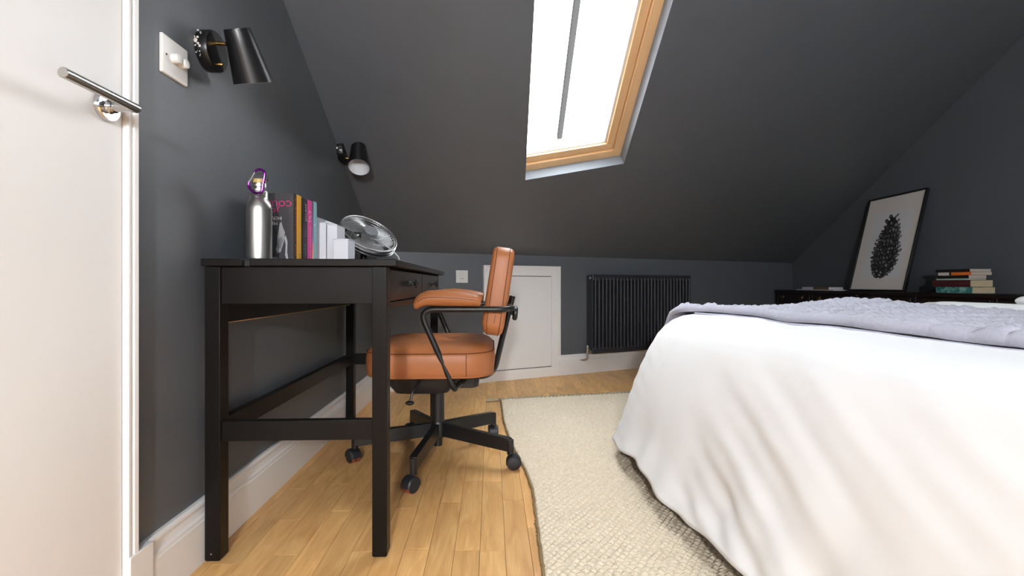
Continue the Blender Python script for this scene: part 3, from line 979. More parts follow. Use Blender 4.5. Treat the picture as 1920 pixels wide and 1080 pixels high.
# ------------------------------------------------------------------ wall lamps
def lamp(y, z, tilt, label, chips):
    L = thing('wall_lamp', (LX, y, z), label, 'lamp', 'wall lamps above the desk')
    b = MB(); b.lathe([(0.0, 0), (0.049, 0), (0.050, 0.003), (0.050, 0.026), (0.048, 0.029), (0.0, 0.030)], (LX, y, z), (1, 0, 0), 36)
    base = b.build('wall_plate', M['lampblack'], L)
    b = MB()
    for i in range(chips):
        a = random.uniform(0.75*PI, 1.25*PI)
        yy = y+0.0500*math.cos(a); zz = z+0.0500*math.sin(a)
        s = random.choice((0.0007, 0.001, 0.0013, 0.0022))
        b.ball((LX+random.uniform(0.0, 0.018), yy, zz), s, 4, (1.4, 0.5, 1.6))
    b.ball((LX+0.004, y-0.0485, z+0.004), 0.006, 6, (0.9, 0.5, 0.9))
    b.build('paint_chips', M['chip'], base, label='white paint chips on the rim', kind='stuff')
    b = MB(); b.lathe([(0.0, 0), (0.0045, 0), (0.0045, 0.006), (0.003, 0.010), (0, 0.011)], (LX+0.029, y+0.006, z-0.030), (1, 0, 0), 12)
    b.build('switch', M['brass'], L)
    b = MB(); b.cyl((LX+0.026, y, z+0.021), (LX+0.056, y, z+0.020), 0.0048, n=14)
    b.build('arm', M['brass'], L)
    b = MB(); b.cyl((LX+0.050, y, z+0.0202), (LX+0.062, y, z+0.020), 0.0055, n=14)
    b.build('arm_joint', M['lampblack'], L)
    # shade: a tapered tube with an oblique lower rim, swung about the arm
    T = Matrix.Translation((LX+0.090, y, z+0.020)) @ Matrix.Rotation(math.radians(-5), 4, 'Y') @ Matrix.Rotation(tilt, 4, 'X')
    n = 36; LT, LB = 0.036, (-0.093 if tilt > 0 else -0.104)
    def ring(r, zf):
        return [T @ Vector((r*math.cos(2*PI*i/n), r*math.sin(2*PI*i/n), zf(r*math.cos(2*PI*i/n), r*math.sin(2*PI*i/n)))) for i in range(n)]
    cut = lambda x, yy: LB-(0.12 if tilt > 0 else 0.34)*yy
    b = MB()
    rings = [ring(0.0275, lambda x, yy: LT-0.004), ring(0.0285, lambda x, yy: LT), ring(0.0305, lambda x, yy: LT), ring(0.0315, lambda x, yy: LT-0.003), ring(0.036, lambda x, yy: 0.0), ring(0.043, lambda x, yy: LB*0.55), ring(0.049, cut)]
    b.loft(rings, cap=False)
    b.loft([ring(0.0275, lambda x, yy: LT-0.004), ring(0.001, lambda x, yy: LT-0.004)], cap=False)
    sh = b.build('lamp_shade', M['lampblack'], L, angle=40)
    b = MB(); b.loft([ring(0.0485, cut), ring(0.0425, lambda x, yy: LB*0.55), ring(0.035, lambda x, yy: 0.0), ring(0.001, lambda x, yy: 0.006)], cap=False)
    b.build('shade_lining', M['lampwhite'], sh, label='white inside of the shade')
    b = MB(T); b.lathe([(0.013, 0.004), (0.013, -0.020), (0.010, -0.024)], (0, 0, 0), (0, 0, 1), 16); b.ball((0, 0, -0.040), 0.018, 8)
    b.build('bulb', M['lampwhite'], L)
    return L
lamp(1.248, 1.283, math.radians(31), 'nearer black wall lamp with chipped plate, beside the white dimmer switch', 24)
lamp(2.322, 1.326, math.radians(-14), 'farther small black wall lamp showing its white inside, above the fan', 6)

# dimmer switch plate
SWc = (LX, 1.122, 1.200)
SW = thing('dimmer_switch', SWc, 'white square dimmer switch plate with two round knobs beside the lamp', 'switch')
b = MB(); b.loft([[(LX+d, 1.122+p, 1.200+q) for p, q in rrect(0.044-i, 0.0435-i, 0.003, 3)] for d, i in ((0, 0), (0.0045, 0), (0.0065, 0.0015), (0.007, 0.004))])
b.build('plate', M['white_plastic'], SW)
for yy in (1.112, 1.138):
    b = MB(); b.lathe([(0.0, 0), (0.0105, 0), (0.0108, 0.012), (0.0095, 0.0155), (0.0, 0.0165)], (LX+0.007, yy, 1.200), (1, 0, 0), 20)
    b.build('dimmer_knob', M['white_plastic'], SW)
b = MB()
for yy in (1.090, 1.154):
    b = MB(); b.lathe([(0, 0), (0.0026, 0), (0.0022, 0.0012), (0, 0.0012)], (LX+0.0068, yy, 1.200), (1, 0, 0), 10); b.build('screw', M['black_metal'], SW)


# small white socket plate on the knee wall
SK = thing('wall_socket', kp(0.570, 0, 0.740), 'small white square wall plate between the desk and the hatch', 'socket')
b = MB(); kbox(b, 0.527, 0.613, 0.0, 0.008, 0.697, 0.783)
b.build('plate', M['white_plastic'], SK, bevel=0.002)
b = MB(); kbox(b, 0.555, 0.585, 0.008, 0.0095, 0.722, 0.758)
b.build('outlet', M['white_plastic'], SK, bevel=0.001)
b = MB(); kbox(b, 0.562, 0.578, 0.0094, 0.0098, 0.725, 0.728)
b.build('outlet_slot', M['matt_black'], SK)

# ------------------------------------------------------------------ radiator
RA = thing('radiator', kp(2.08, 0.05, 0.15), 'dark grey column radiator on the far wall behind the bed', 'radiator')
r0, r1 = 1.590, 2.590
for zz in (0.155, 0.715):
    b = MB(); kbox(b, r0, r1, 0.040, 0.090, zz, zz+0.046)
    b.build('header', M['rad'], RA, bevel=0.006)
nt_ = 29; rib = None
for i in range(nt_):
    u = r0+0.022+(r1-r0-0.044)*i/(nt_-1)
    if rib is None:
        b = MB(); b.loft([[kp(u+x, 0.078+y, z) for x, y in rrect(0.0085, 0.022, 0.007, 3)] for z in (0.190, 0.735)])
        rib = b.build('tube', M['rad'], RA, angle=50); u_first = u
    else:
        o = bpy.data.objects.new('tube', rib.data); COL.objects.link(o); o.parent = RA
        o.location = KD*(u-u_first)
b = MB(); kbox(b, r0-0.004, r0+0.004, 0.012, 0.088, 0.16, 0.757)
b.build('end_panel', M['rad'], RA, bevel=0.002)
for uu in (r0+0.15, r1-0.15):
    for zz in (0.17, 0.70):
        b = MB(); kbox(b, uu, uu+0.03, 0.0005, 0.042, zz, zz+0.04); b.build('bracket', M['rad'], RA)
b = MB(); b.lathe([(0.0, 0), (0.012, 0), (0.013, 0.006), (0.011, 0.016), (0.0, 0.018)], kp(r0+0.004, 0.068, 0.735), -KD, 14)
b.build('bleed_plug', M['chrome'], RA)
vu = r0-0.035
b = MB(); b.cyl(kp(r0+0.01, 0.068, 0.178), kp(vu, 0.068, 0.178), 0.009); b.cyl(kp(vu, 0.068, 0.155), kp(vu, 0.068, 0.205), 0.012)
b.ball(kp(vu, 0.068, 0.212), 0.013, 8); b.lathe([(0.010, 0), (0.015, 0.003), (0.015, 0.012), (0.010, 0.015)], kp(r0-0.005, 0.068, 0.178), -KD, 14)
b.tube(bent([kp(vu, 0.068, 0.16), kp(vu, 0.068, 0.115), kp(vu-0.02, 0.040, 0.105), kp(vu-0.03, 0.014, 0.104)], 0.025), 0.0075, 10)
b.build('valve', M['chrome'], RA)

# ------------------------------------------------------------------ dark low chest along the right wall
CB0, CB1 = 1.95, 4.385
CHX = 2.70
CT = 0.634
SB = thing('sideboard', (2.85, 3.15, 0), 'long low dark mahogany chest of drawers along the right wall behind the bed', 'sideboard')
MB().box(CHX-0.012, 2.978, CB0-0.012, CB1+0.010, CT-0.024, CT).build('top', M['mahogany'], SB, bevel=0.004)
MB().box(CHX+0.012, 2.975, CB0, CB1, 0.07, CT-0.024).build('carcass', M['mahogany'], SB, bevel=0.003)
MB().box(CHX+0.03, 2.96, CB0+0.02, CB1-0.02, 0, 0.07).build('plinth', M['mahogany'], SB)
ncb = 5
wd = (CB1-CB0)/ncb
for i in range(ncb+1):
    y = CB0+wd*i
    MB().box(CHX, CHX+0.012, max(CB0, y-0.016), min(CB1, y+0.016), 0.07, CT-0.024).build('stile', M['mahogany'], SB, bevel=0.002)
for i in range(ncb):
    ya, yb = CB0+wd*i+0.020, CB0+wd*(i+1)-0.020
    for za, zb in ((0.46, 0.600), (0.28, 0.445), (0.09, 0.265)):
        d = MB().box(CHX-0.002, CHX+0.012, ya, yb, za, zb).build('drawer', M['mahogany'], SB, bevel=0.003)
        for yy in (ya+0.09, yb-0.09):
            zc = (za+zb)/2+0.045
            b = MB(); b.lathe([(0, 0), (0.010, 0), (0.008, 0.004), (0.003, 0.008), (0, 0.009)], (CHX-0.002, yy, zc), (-1, 0, 0), 12)
            b.tube(smooth_path([(CHX-0.009, yy-0.018, zc), (CHX-0.013, yy-0.016, zc-0.014), (CHX-0.013, yy, zc-0.024), (CHX-0.013, yy+0.016, zc-0.014), (CHX-0.009, yy+0.018, zc)], 4), 0.0018, 6)
            b.build('drop_handle', M['old_brass'], d)

# framed pine cone print leaning on the wall
PF0, PF1 = 3.085, 3.585
pb = Vector((2.800, PF1, CT+0.001)); pt = Vector((2.968, PF1, 1.338))
PH = (pt-pb).length; PWd = PF1-PF0
pm = basis(pb, (0, -1, 0), pt-pb)           # local x to the right as seen from the bed, y up the print, z out of it
nrm = Vector((pm[0][2], pm[1][2], pm[2][2]))
if nrm.x > 0:
    print('frame normal flipped')
FR = thing('picture_frame', (2.85, 3.335, CT), 'black framed pine cone print leaning against the right wall', 'picture')
def lb(b, x0, x1, y0, y1, z0, z1):
    return b.box(x0, x1, y0, y1, z0, z1)
fwid = 0.010
b = MB(pm)
for a in ((0, fwid, 0, PH), (PWd-fwid, PWd, 0, PH), (fwid, PWd-fwid, 0, fwid), (fwid, PWd-fwid, PH-fwid, PH)):
    lb(b, a[0], a[1], a[2], a[3], 0, 0.022)
b.build('frame', M['lampblack'], FR, bevel=0.0015)
b = MB(pm); lb(b, fwid, PWd-fwid, fwid, PH-fwid, 0.002, 0.010); b.build('mount', M['print_paper'], FR, smooth=False)
b = MB(pm); lb(b, 0.085, PWd-0.075, 0.10, PH-0.13, 0.010, 0.0104); sheet = b.build('print_sheet', M['print_sheet'], FR, smooth=False)
b = MB(pm); lb(b, fwid, PWd-fwid, fwid, PH-fwid, 0.016, 0.018); b.build('glazing', M['picglass'], FR, smooth=False)
inks = [flat('ink_%d' % i, (v, v, v+2), 0.7, 0.1) for i, v in enumerate((26, 58, 96, 138, 172))]
for i, m_ in enumerate(inks): m_.name = ('ink_black', 'ink_dark', 'ink_mid', 'ink_grey', 'ink_pale')[i]
b = MB(pm)
ccx, cy0, ch = 0.262, 0.125, 0.425
rnd = random.Random(3)
zl = 0.01045
def halfw(t):
    # half width of the cone, t from base to tip
    P_ = ((0, 0.050), (0.08, 0.084), (0.22, 0.110), (0.36, 0.116), (0.52, 0.106), (0.68, 0.088), (0.82, 0.064), (0.93, 0.040), (1.0, 0.020))
    for i in range(len(P_)-1):
        if P_[i][0] <= t <= P_[i+1][0]:
            return P_[i][1]+(P_[i+1][1]-P_[i][1])*(t-P_[i][0])/(P_[i+1][0]-P_[i][0])
    return 0.02
NR = 13
b.cur = 1
ol = [(ccx-halfw(i/30)*0.88, cy0+ch*i/30) for i in range(31)]+[(ccx+halfw(i/30)*0.88, cy0+ch*i/30) for i in range(30, -1, -1)]
b.add([(p[0], p[1], zl-0.00003) for p in ol], [tuple(range(len(ol)))])
scales = []
for rI in range(NR, -1, -1):
    t = rI/NR
    hwid = max(0.016, halfw(t))
    cyy = cy0+ch*t
    n = max(1, int(hwid/0.021))
    for kI in range(-n, n+1):
        sgn = kI/n
        ang = sgn*1.15
        x = ccx+hwid*math.sin(ang)/math.sin(1.15)*0.90+rnd.uniform(-.004, .004)-0.020*(0.5-t)*0
        yv = cyy+0.016*(1-sgn*sgn)*-1+rnd.uniform(-.004, .004)+(0.010 if rI % 2 else 0)*(1 if kI % 2 else -1)*0.4
        scales.append((yv, x, sgn, t))
for yv, x, sgn, t in scales:
    dirx = sgn*0.95; diry = 0.55-0.5*(1-t)*0.8+0.5*t
    L_ = rnd.uniform(0.040, 0.068); W_ = rnd.uniform(0.010, 0.020)
    ja = rnd.uniform(-0.55, 0.55)*(1 if t < 0.8 else 0.3); dirx, diry = dirx*math.cos(ja)-diry*math.sin(ja), dirx*math.sin(ja)+diry*math.cos(ja)
    dl = math.hypot(dirx, diry)+1e-6; ux, uy = dirx/dl, diry/dl
    if abs(sgn) < 0.25: ux, uy = rnd.uniform(-.4, .4), 0.92
    vx, vy = -uy, ux
    def pt2(a, c): return (x+ux*a+vx*c, yv+uy*a+vy*c, zl)
    b.cur = rnd.choice((0, 0, 0, 1))
    b.add([pt2(-L_*.55, 0), pt2(-L_*.1, W_*.75), pt2(L_*.35, W_*.7), pt2(L_*.55, 0), pt2(L_*.35, -W_*.7), pt2(-L_*.1, -W_*.75)], [(0, 1, 2, 3, 4, 5)]); zl += 3e-6
    b.cur = rnd.choice((2, 3, 4, 4)) if rnd.random() < 0.80 else 2
    k = rnd.uniform(0.3, 0.85); o_ = rnd.uniform(0.05, .22)
    b.add([pt2(L_*(o_-.22), W_*.1), pt2(L_*(o_+.1), W_*k), pt2(L_*(o_+.26), W_*.1), pt2(L_*(o_+.05), -W_*k*.8)], [(0, 1, 2, 3)]); zl += 3e-6
    b.cur = 0
b.build('pine_cone_print', inks, sheet, smooth=False, fixn=False)

# ------------------------------------------------------------------ books
def lying_book(z0, h, x0, x1, y0, y1, cov, page, label, rot=0.0, group='books stacked on the sideboard', hard=True, spine_round=0.0, cover_t=0.0015, extra=None):
    # spine faces -x (towards the bed), page ends face -y (towards the camera)
    cxm, cym = (x0+x1)/2, (y0+y1)/2
    T = Matrix.Translation((cxm, cym, 0)) @ Matrix.Rotation(rot, 4, 'Z') @ Matrix.Translation((-cxm, -cym, 0))
    bk = thing('book', (cxm, cym, z0), label, 'book', group)
    ov = 0.003 if hard else 0.0
    b = MB(T)
    b.box(x0, x1, y0, y1, z0, z0+cover_t); b.box(x0, x1, y0, y1, z0+h-cover_t, z0+h)
    if spine_round:
        arc = [(x0-spine_round*math.sin(PI*i/8), z0+h*i/8) for i in range(9)]
        arc += [(x0+0.003, z0+h), (x0+0.003, z0)]
        b.prism([(p[0], p[1]) for p in arc], 'y', y0, y1)
    else:
        b.box(x0-0.0008, x0+0.0015, y0, y1, z0, z0+h)
    b.build('cover', cov, bk, bevel=0.0006)
    MB(T).box(x0+0.0015, x1-ov, y0+ov, y1-ov, z0+cover_t, z0+h-cover_t).build('pages', page, bk, smooth=False)
    return bk, T
black_c = flat('black_paperback', (24, 20, 22)); maroon = flat('maroon_cloth', (72, 20, 26), 0.7)
orange_c = flat('orange_spine', (226, 118, 44)); mint_c = flat('pale_mint_spine', (170, 205, 190)); white_ink = flat('white_ink', (220, 216, 214)); yellow_c = flat('yellow_spine', (226, 166, 40))
redink = flat('red_ink', (206, 52, 50)); pink_c = flat('pink_spine', (228, 60, 150)); pinkink = flat('magenta_ink', (214, 34, 120)); greyink = flat('grey_ink', (120, 118, 118))
teal_m = mat('teal_marbled_jacket', srgb(80, 150, 150), 0.45)
nt = teal_m.node_tree
tc = nt.nodes.new('ShaderNodeTexCoord'); mp = nt.nodes.new('ShaderNodeMapping'); mp.inputs['Scale'].default_value = (1, 1, 1)
n1 = nt.nodes.new('ShaderNodeTexNoise'); n1.inputs['Scale'].default_value = 24; n1.inputs['Distortion'].default_value = 1.5
cr = nt.nodes.new('ShaderNodeValToRGB')
cr.color_ramp.elements[0].position = 0.36; cr.color_ramp.elements[0].color = srgb(24, 96, 104)
cr.color_ramp.elements[1].position = 0.66; cr.color_ramp.elements[1].color = srgb(150, 190, 186)
e = cr.color_ramp.elements.new(0.5); e.color = srgb(70, 140, 128)
nt.links.new(tc.outputs['Object'], mp.inputs[0]); nt.links.new(mp.outputs[0], n1.inputs['Vector']); nt.links.new(n1.outputs[0], cr.inputs[0])
nt.links.new(cr.outputs[0], nt.nodes['Principled BSDF'].inputs['Base Color'])
zb = CT+0.0005
bx = 2.765
lying_book(zb, 0.036, bx, bx+0.145, 2.615, 2.835, teal_m, M['paper'], 'teal marbled hardback at the bottom of the stack of books', rot=0.02); zb += 0.0365
lying_book(zb, 0.041, bx-0.006, bx+0.142, 2.625, 2.850, maroon, M['paper'], 'thick dark maroon hardback above the teal book in the stack', rot=0.03, spine_round=0.006); zb += 0.0415
lying_book(zb, 0.0085, bx+0.004, bx+0.112, 2.640, 2.838, mint_c, M['paperw'], 'thin pale mint paperback lying on the maroon hardback', hard=False, cover_t=0.0008); zb += 0.009
bkk, T = lying_book(zb, 0.019, bx+0.006, bx+0.114, 2.640, 2.832, black_c, M['paperw'], 'black paperback lying below the orange book in the stack', hard=False, cover_t=0.0008)
lettering('———', 0.01, basis((bx+0.006-0.0012, 2.795, zb+0.008), (0, -1, 0), (0, 0, 1)), greyink, bkk, width=0.05, height=0.0022)
zb += 0.0195
bkk, T = lying_book(zb, 0.018, bx+0.010, bx+0.136, 2.630, 2.830, orange_c, M['paperw'], 'orange spined paperback second from the top of the stack', hard=False, cover_t=0.0008)
MB().box(bx+0.0085, bx+0.0095, 2.757, 2.831, zb-0.0002, zb+0.0182).build('spine_panel', white_ink, bkk, label='white end of the orange spine')
MB().box(bx+0.0080, bx+0.0090, 2.748, 2.759, zb-0.0002, zb+0.0182).build('spine_panel', black_c, bkk, label='black stripe on the orange spine')
zb += 0.0185
bkk, T = lying_book(zb, 0.017, bx+0.004, bx+0.136, 2.635, 2.842, black_c, M['paperw'], 'black paperback on the very top of the stack', hard=False, rot=0.02, cover_t=0.0008)

# slim books at the far end of the sideboard
bkk, T = lying_book(CT+0.0005, 0.0075, 2.77, 2.93, 3.73, 4.20, M['card'], M['card'], 'thin white folder under a tan notebook at the far end of the sideboard', group='papers at the far end of the sideboard')
bkk.name = 'folder'; bkk['category'] = 'folder'; del bkk['group']
bkk, T = lying_book(CT+0.0085, 0.021, 2.782, 2.91, 3.80, 4.13, flat('tan_cover', (120, 100, 74)), M['card'], 'small tan notebook lying on the white folder at the far end', group='papers at the far end of the sideboard')
bkk.name = 'notebook'; bkk['category'] = 'notebook'; del bkk['group']
MB().box(2.7800, 2.7815, 3.99, 4.13, CT+0.0095, CT+0.0285).build('label', M['card'], bkk, label='white label on the tan notebook')
# black lead behind the picture
b = MB(); b.tube(smooth_path([(2.955, 3.10, CT+0.004), (2.93, 3.05, CT+0.006), (2.92, 3.0, CT+0.016), (2.94, 2.95, CT+0.006), (2.97, 2.93, CT+0.004)], 6), 0.0028, 6)
tag(b.build('cable', M['matt_black']), 'short loop of black cable on the sideboard beside the picture frame', 'cable')

# standing books on the desk: upside down, first cover facing the camera, spines to the room
def standing_book(y0, t, x0, x1, h, cov, page, label, spine=None):
    bk = thing('book', ((x0+x1)/2, y0+t/2, DT), label, 'book', 'books standing on the desk')
    z0 = DT+0.0004; c = 0.0009
    b = MB(); b.box(x0, x1, y0, y0+c, z0, z0+h); b.box(x0, x1, y0+t-c, y0+t, z0, z0+h)
    b.build('cover', cov, bk)
    MB().box(x1-0.0006, x1+0.0008, y0, y0+t, z0, z0+h).build('spine', spine or cov, bk)
    MB().box(x0+0.0005, x1-0.0006, y0+c, y0+t-c, z0+0.0005, z0+h-0.0005).build('pages', page, bk, smooth=False)
    return bk
cover_grey = flat('charcoal_cover', (62, 60, 64), 0.35)
bX0, bX1 = -0.698, -0.570
yb = 1.396
bk1 = standing_book(yb, 0.019, bX0, bX1, 0.199, cover_grey, M['paperw'], 'grey paperback standing upside down behind the steel bottle, pink lettering', spine=black_c)
# cover picture: soft pale figure shape on a dark ground
zt = DT+0.0004
def cover_poly(pts, m_, d):
    b = MB(); b.add([(bX1-px, yb-d, zt+pz) for px, pz in pts], [tuple(range(len(pts)))])
    b.build('cover_picture', m_, bk1, smooth=False, fixn=False)
cover_poly([(0.052, 0.006), (0.110, 0.006), (0.124, 0.02), (0.124, 0.13), (0.10, 0.125), (0.075, 0.118), (0.055, 0.108), (0.045, 0.085), (0.046, 0.05), (0.05, 0.02)], flat('cover_black', (24, 23, 25), 0.4), 0.0003)
cover_poly([(0.026, 0.070), (0.022, 0.05), (0.024, 0.02), (0.018, 0.004), (0.014, 0.004), (0.018, 0.03), (0.017, 0.06), (0.022, 0.078)], flat('cover_pale', (170, 170, 172), 0.4), 0.0004)
cover_poly([(0.034, 0.116), (0.030, 0.100), (0.024, 0.086), (0.027, 0.06), (0.036, 0.030), (0.046, 0.026), (0.050, 0.036), (0.046, 0.05), (0.046, 0.075), (0.042, 0.095), (0.039, 0.112)], flat('cover_light', (150, 150, 152), 0.4), 0.0005)
cover_poly([(0.034, 0.074), (0.030, 0.064), (0.036, 0.040), (0.044, 0.040), (0.044, 0.066)], flat('cover_mid', (112, 112, 114), 0.4), 0.0006)
cover_poly([(0.040, 0.006), (0.108, 0.006), (0.108, 0.012), (0.07, 0.016), (0.045, 0.014)], flat('cover_pale_low', (130, 130, 132), 0.4), 0.0006)
cover_poly([(0.070, 0.028), (0.080, 0.036), (0.084, 0.030), (0.078, 0.022)], flat('cover_light_spot', (140, 140, 142), 0.4), 0.0006)
# the book is upside down, so x runs to the left and y runs down
def updown(x, z, d=0.0010):
    return basis((x, yb-d, zt+z), (-1, 0, 0), (0, 0, -1))
lettering('COUNTRY', 0.027, updown(bX1-0.004, 0.1775), pinkink, bk1, spacing=1.02, height=0.0168, width=0.124)
lettering('JOE', 0.027, updown(bX1-0.041, 0.156), pinkink, bk1, spacing=1.02, height=0.0168, width=0.046)
lettering('HERRON', 0.015, updown(bX1-0.033, 0.1315), white_ink, bk1, width=0.056, height=0.0100)
lettering('MICK', 0.015, updown(bX1-0.044, 0.1170), white_ink, bk1, width=0.036, height=0.0100)
lettering('JOE COUNTRY', 0.016, basis((bX1+0.0012, yb+0.0145, zt+0.020), (0, 0, 1), (0, -1, 0)), redink, bk1, width=0.145, height=0.010)
lettering('6', 0.012, basis((bX1+0.0012, yb+0.014, zt+0.180), (0, 0, 1), (0, -1, 0)), redink, bk1, height=0.009)
yb2 = yb+0.0196
bk2 = standing_book(yb2, 0.029, bX0, bX1+0.002, 0.199, yellow_c, M['paperw'], 'yellow spined paperback standing second in the row on the desk')
lettering('JM', 0.012, basis((bX1+0.0032, yb2+0.020, zt+0.008), (0, 0, 1), (0, -1, 0)), black_c, bk2, width=0.020, height=0.009)
yb3 = yb2+0.040
bk3 = standing_book(yb3, 0.036, bX0, bX1+0.002, 0.197, black_c, M['paperw'], 'black paperback with white lettering standing between yellow and pink spines')
lettering('JOUNT', 0.018, basis((bX1+0.0032, yb3+0.030, zt+0.130), (0, 0, 1), (0, -1, 0)), white_ink, bk3, width=0.055, height=0.015)
lettering('JO', 0.018, basis((bX1+0.0032, yb3+0.024, zt+0.082), (0, 0, 1), (0, -1, 0)), greyink, bk3, width=0.022, height=0.010)
lettering('LONNE', 0.018, basis((bX1+0.0032, yb3+0.024, zt+0.014), (0, 0, 1), (0, -1, 0)), greyink, bk3, width=0.045, height=0.010)
yb4 = yb3+0.038
bk4 = standing_book(yb4, 0.036, bX0, bX1+0.002, 0.199, pink_c, M['paperw'], 'bright pink paperback standing fourth in the row on the desk')
lettering('TILT', 0.018, basis((bX1+0.0032, yb4+0.028, zt+0.128), (0, 0, 1), (0, -1, 0)), white_ink, bk4, width=0.040, height=0.017)
lettering('LLLLL LLLL LLLLL', 0.012, basis((bX1+0.0032, yb4+0.024, zt+0.010), (0, 0, 1), (0, -1, 0)), white_ink, bk4, width=0.110, height=0.008)
yb5 = yb4+0.040
lil = mat('lilac_to_orange_cover', srgb(120, 110, 130), 0.4)
nt = lil.node_tree
tc = nt.nodes.new('ShaderNodeTexCoord'); sp = nt.nodes.new('ShaderNodeSeparateXYZ'); cr = nt.nodes.new('ShaderNodeValToRGB')
mr = nt.nodes.new('ShaderNodeMapRange'); mr.inputs['From Min'].default_value = 0.0; mr.inputs['From Max'].default_value = 0.18
nt.links.new(tc.outputs['Object'], sp.inputs[0]); nt.links.new(sp.outputs[2], mr.inputs['Value']); nt.links.new(mr.outputs[0], cr.inputs[0])
cr.color_ramp.elements[0].color = srgb(240, 180, 120); cr.color_ramp.elements[1].color = srgb(70, 74, 86)
e = cr.color_ramp.elements.new(0.28); e.color = srgb(226, 120, 110); e = cr.color_ramp.elements.new(0.45); e.color = srgb(130, 112, 150)
nt.links.new(cr.outputs[0], nt.nodes['Principled BSDF'].inputs['Base Color'])
bk5 = standing_book(yb5, 0.026, bX0, bX1+0.006, 0.200, lil, M['paperw'], 'pale teal spined paperback standing last in the row before the white file', spine=flat('teal_spine', (134, 186, 190)))
MB().box(bX1+0.0065, bX1+0.0072, yb5+0.004, yb5+0.009, zt+0.122, zt+0.128).build('spine_mark', white_ink, bk5)

# ------------------------------------------------------------------ steel bottle with its carabiner
bo_x, bo_y = -0.626, 1.310
BS = Matrix.Translation((bo_x, bo_y, DT)) @ Matrix.Diagonal((0.88, 0.88, 0.905, 1)) @ Matrix.Translation((-bo_x, -bo_y, -DT))
BT_ = thing('water_bottle', (bo_x, bo_y, DT), 'brushed steel water bottle standing at the near end of the row of books', 'bottle')
b = MB(BS); b.lathe([(0.0, 0.0004), (0.0335, 0.0004), (0.0352, 0.003), (0.0355, 0.008), (0.0355, 0.150), (0.0352, 0.158), (0.0335, 0.168), (0.0300, 0.177), (0.0262, 0.183), (0.0245, 0.187), (0.0242, 0.205), (0.0235, 0.207)], (bo_x, bo_y, DT), (0, 0, 1), 48)
b.build('flask', M['steel'], BT_, angle=30)
b = MB(BS); b.lathe([(0.0215, 0.206), (0.0215, 0.212), (0.0150, 0.213), (0.0150, 0.219), (0.0195, 0.220), (0.0195, 0.226), (0.0150, 0.227), (0.0150, 0.231)], (bo_x, bo_y, DT), (0, 0, 1), 30)
b.build('cap', M['steel'], BT_, angle=30)
b = MB(BS); b.lathe([(0.0175, 0.231), (0.0185, 0.233), (0.0185, 0.241), (0.0175, 0.243), (0.0, 0.243)], (bo_x, bo_y, DT), (0, 0, 1), 30)
b.build('bamboo_lid', M['bamboo'], BT_)
b = MB(BS)
pts = [(bo_x-0.004+0.026*math.cos(a)*1.15, bo_y+0.004*math.sin(a), DT+0.244+0.018*math.sin(a)) for a in [math.radians(-30+240*i/24) for i in range(25)]]
b.tube(pts, 0.0014, 8)
b.build('loop_handle', M['chrome'], BT_)
b = MB(BS)
pts = [(bo_x+0.0235+0.0035*math.cos(i*1.05), bo_y-0.016+0.0035*math.sin(i*1.05), DT+0.190+0.040*i/60) for i in range(61)]
b.tube(pts, 0.0010, 6)
b.build('spring', M['chrome'], BT_)
yc = bo_y-0.030
bo_x += 0.009
CR = thing('carabiner', (bo_x+0.004, yc, DT+0.20), 'purple metal carabiner clipped to the top of the steel bottle', 'carabiner')
ring_ = smooth_path([(bo_x-0.0245, yc, DT+0.229), (bo_x-0.026, yc, DT+0.219), (bo_x-0.020, yc, DT+0.208), (bo_x-0.006, yc, DT+0.198), (bo_x+0.006, yc, DT+0.1965), (bo_x+0.013, yc, DT+0.202), (bo_x+0.0165, yc, DT+0.222), (bo_x+0.0215, yc, DT+0.250), (bo_x+0.020, yc, DT+0.260), (bo_x+0.010, yc, DT+0.266), (bo_x-0.002, yc, DT+0.264), (bo_x-0.0075, yc, DT+0.258)], 5)
b = MB(BS); b.tube(ring_, 0.0036, 10); b.build('hook', M['purple'], CR)
b = MB(BS); b.cyl((bo_x-0.0245, yc, DT+0.228), (bo_x-0.0078, yc, DT+0.257), 0.0024, n=10); b.build('gate', M['chrome'], CR)

# ------------------------------------------------------------------ white card file and boxes
FL = thing('magazine_file', (-0.61, 1.66, DT), 'tall white card file with a sloping top beside the teal book', 'file')
def card_box(parent, x0, x1, y0, y1, z1, cut=None, name='panel'):
    z0 = DT+0.0004
    if cut is None:
        b = MB(); b.box(x0, x1, y0, y1, z0, z1)
    else:
        b = MB(); b.prism([(x0, z0), (x1, z0), (x1, cut), (x0, z1)], 'y', y0, y1)
    return b.build(name, M['card'], parent, bevel=0.001)
fy0, fy1 = 1.603, 1.720
fx0, fx1 = -0.668, -0.549
t_ = 0.002; zf = DT+0.0004
MB().box(fx0, fx1, fy0, fy0+t_, zf, DT+0.142).build('front_panel', M['card'], FL)
b = MB(); b.prism([(fx0, zf), (fx1, zf), (fx1, DT+0.150), (fx0, DT+0.195)], 'y', fy1-t_, fy1); b.build('back_panel', M['card'], FL)
b = MB(); b.prism([(fy0+t_, zf), (fy1-t_, zf), (fy1-t_, DT+0.150), (fy0+t_, DT+0.141)], 'x', fx1-t_, fx1); b.build('side_panel', M['card'], FL)
b = MB(); b.prism([(fy0+t_, zf), (fy1-t_, zf), (fy1-t_, DT+0.190), (fy0+t_, DT+0.141)], 'x', fx0, fx0+t_); b.build('side_panel', M['card'], FL)
MB().box(fx0+t_, fx1-t_, fy0+t_, fy1-t_, zf, DT+0.004).build('bottom_panel', M['card'], FL)
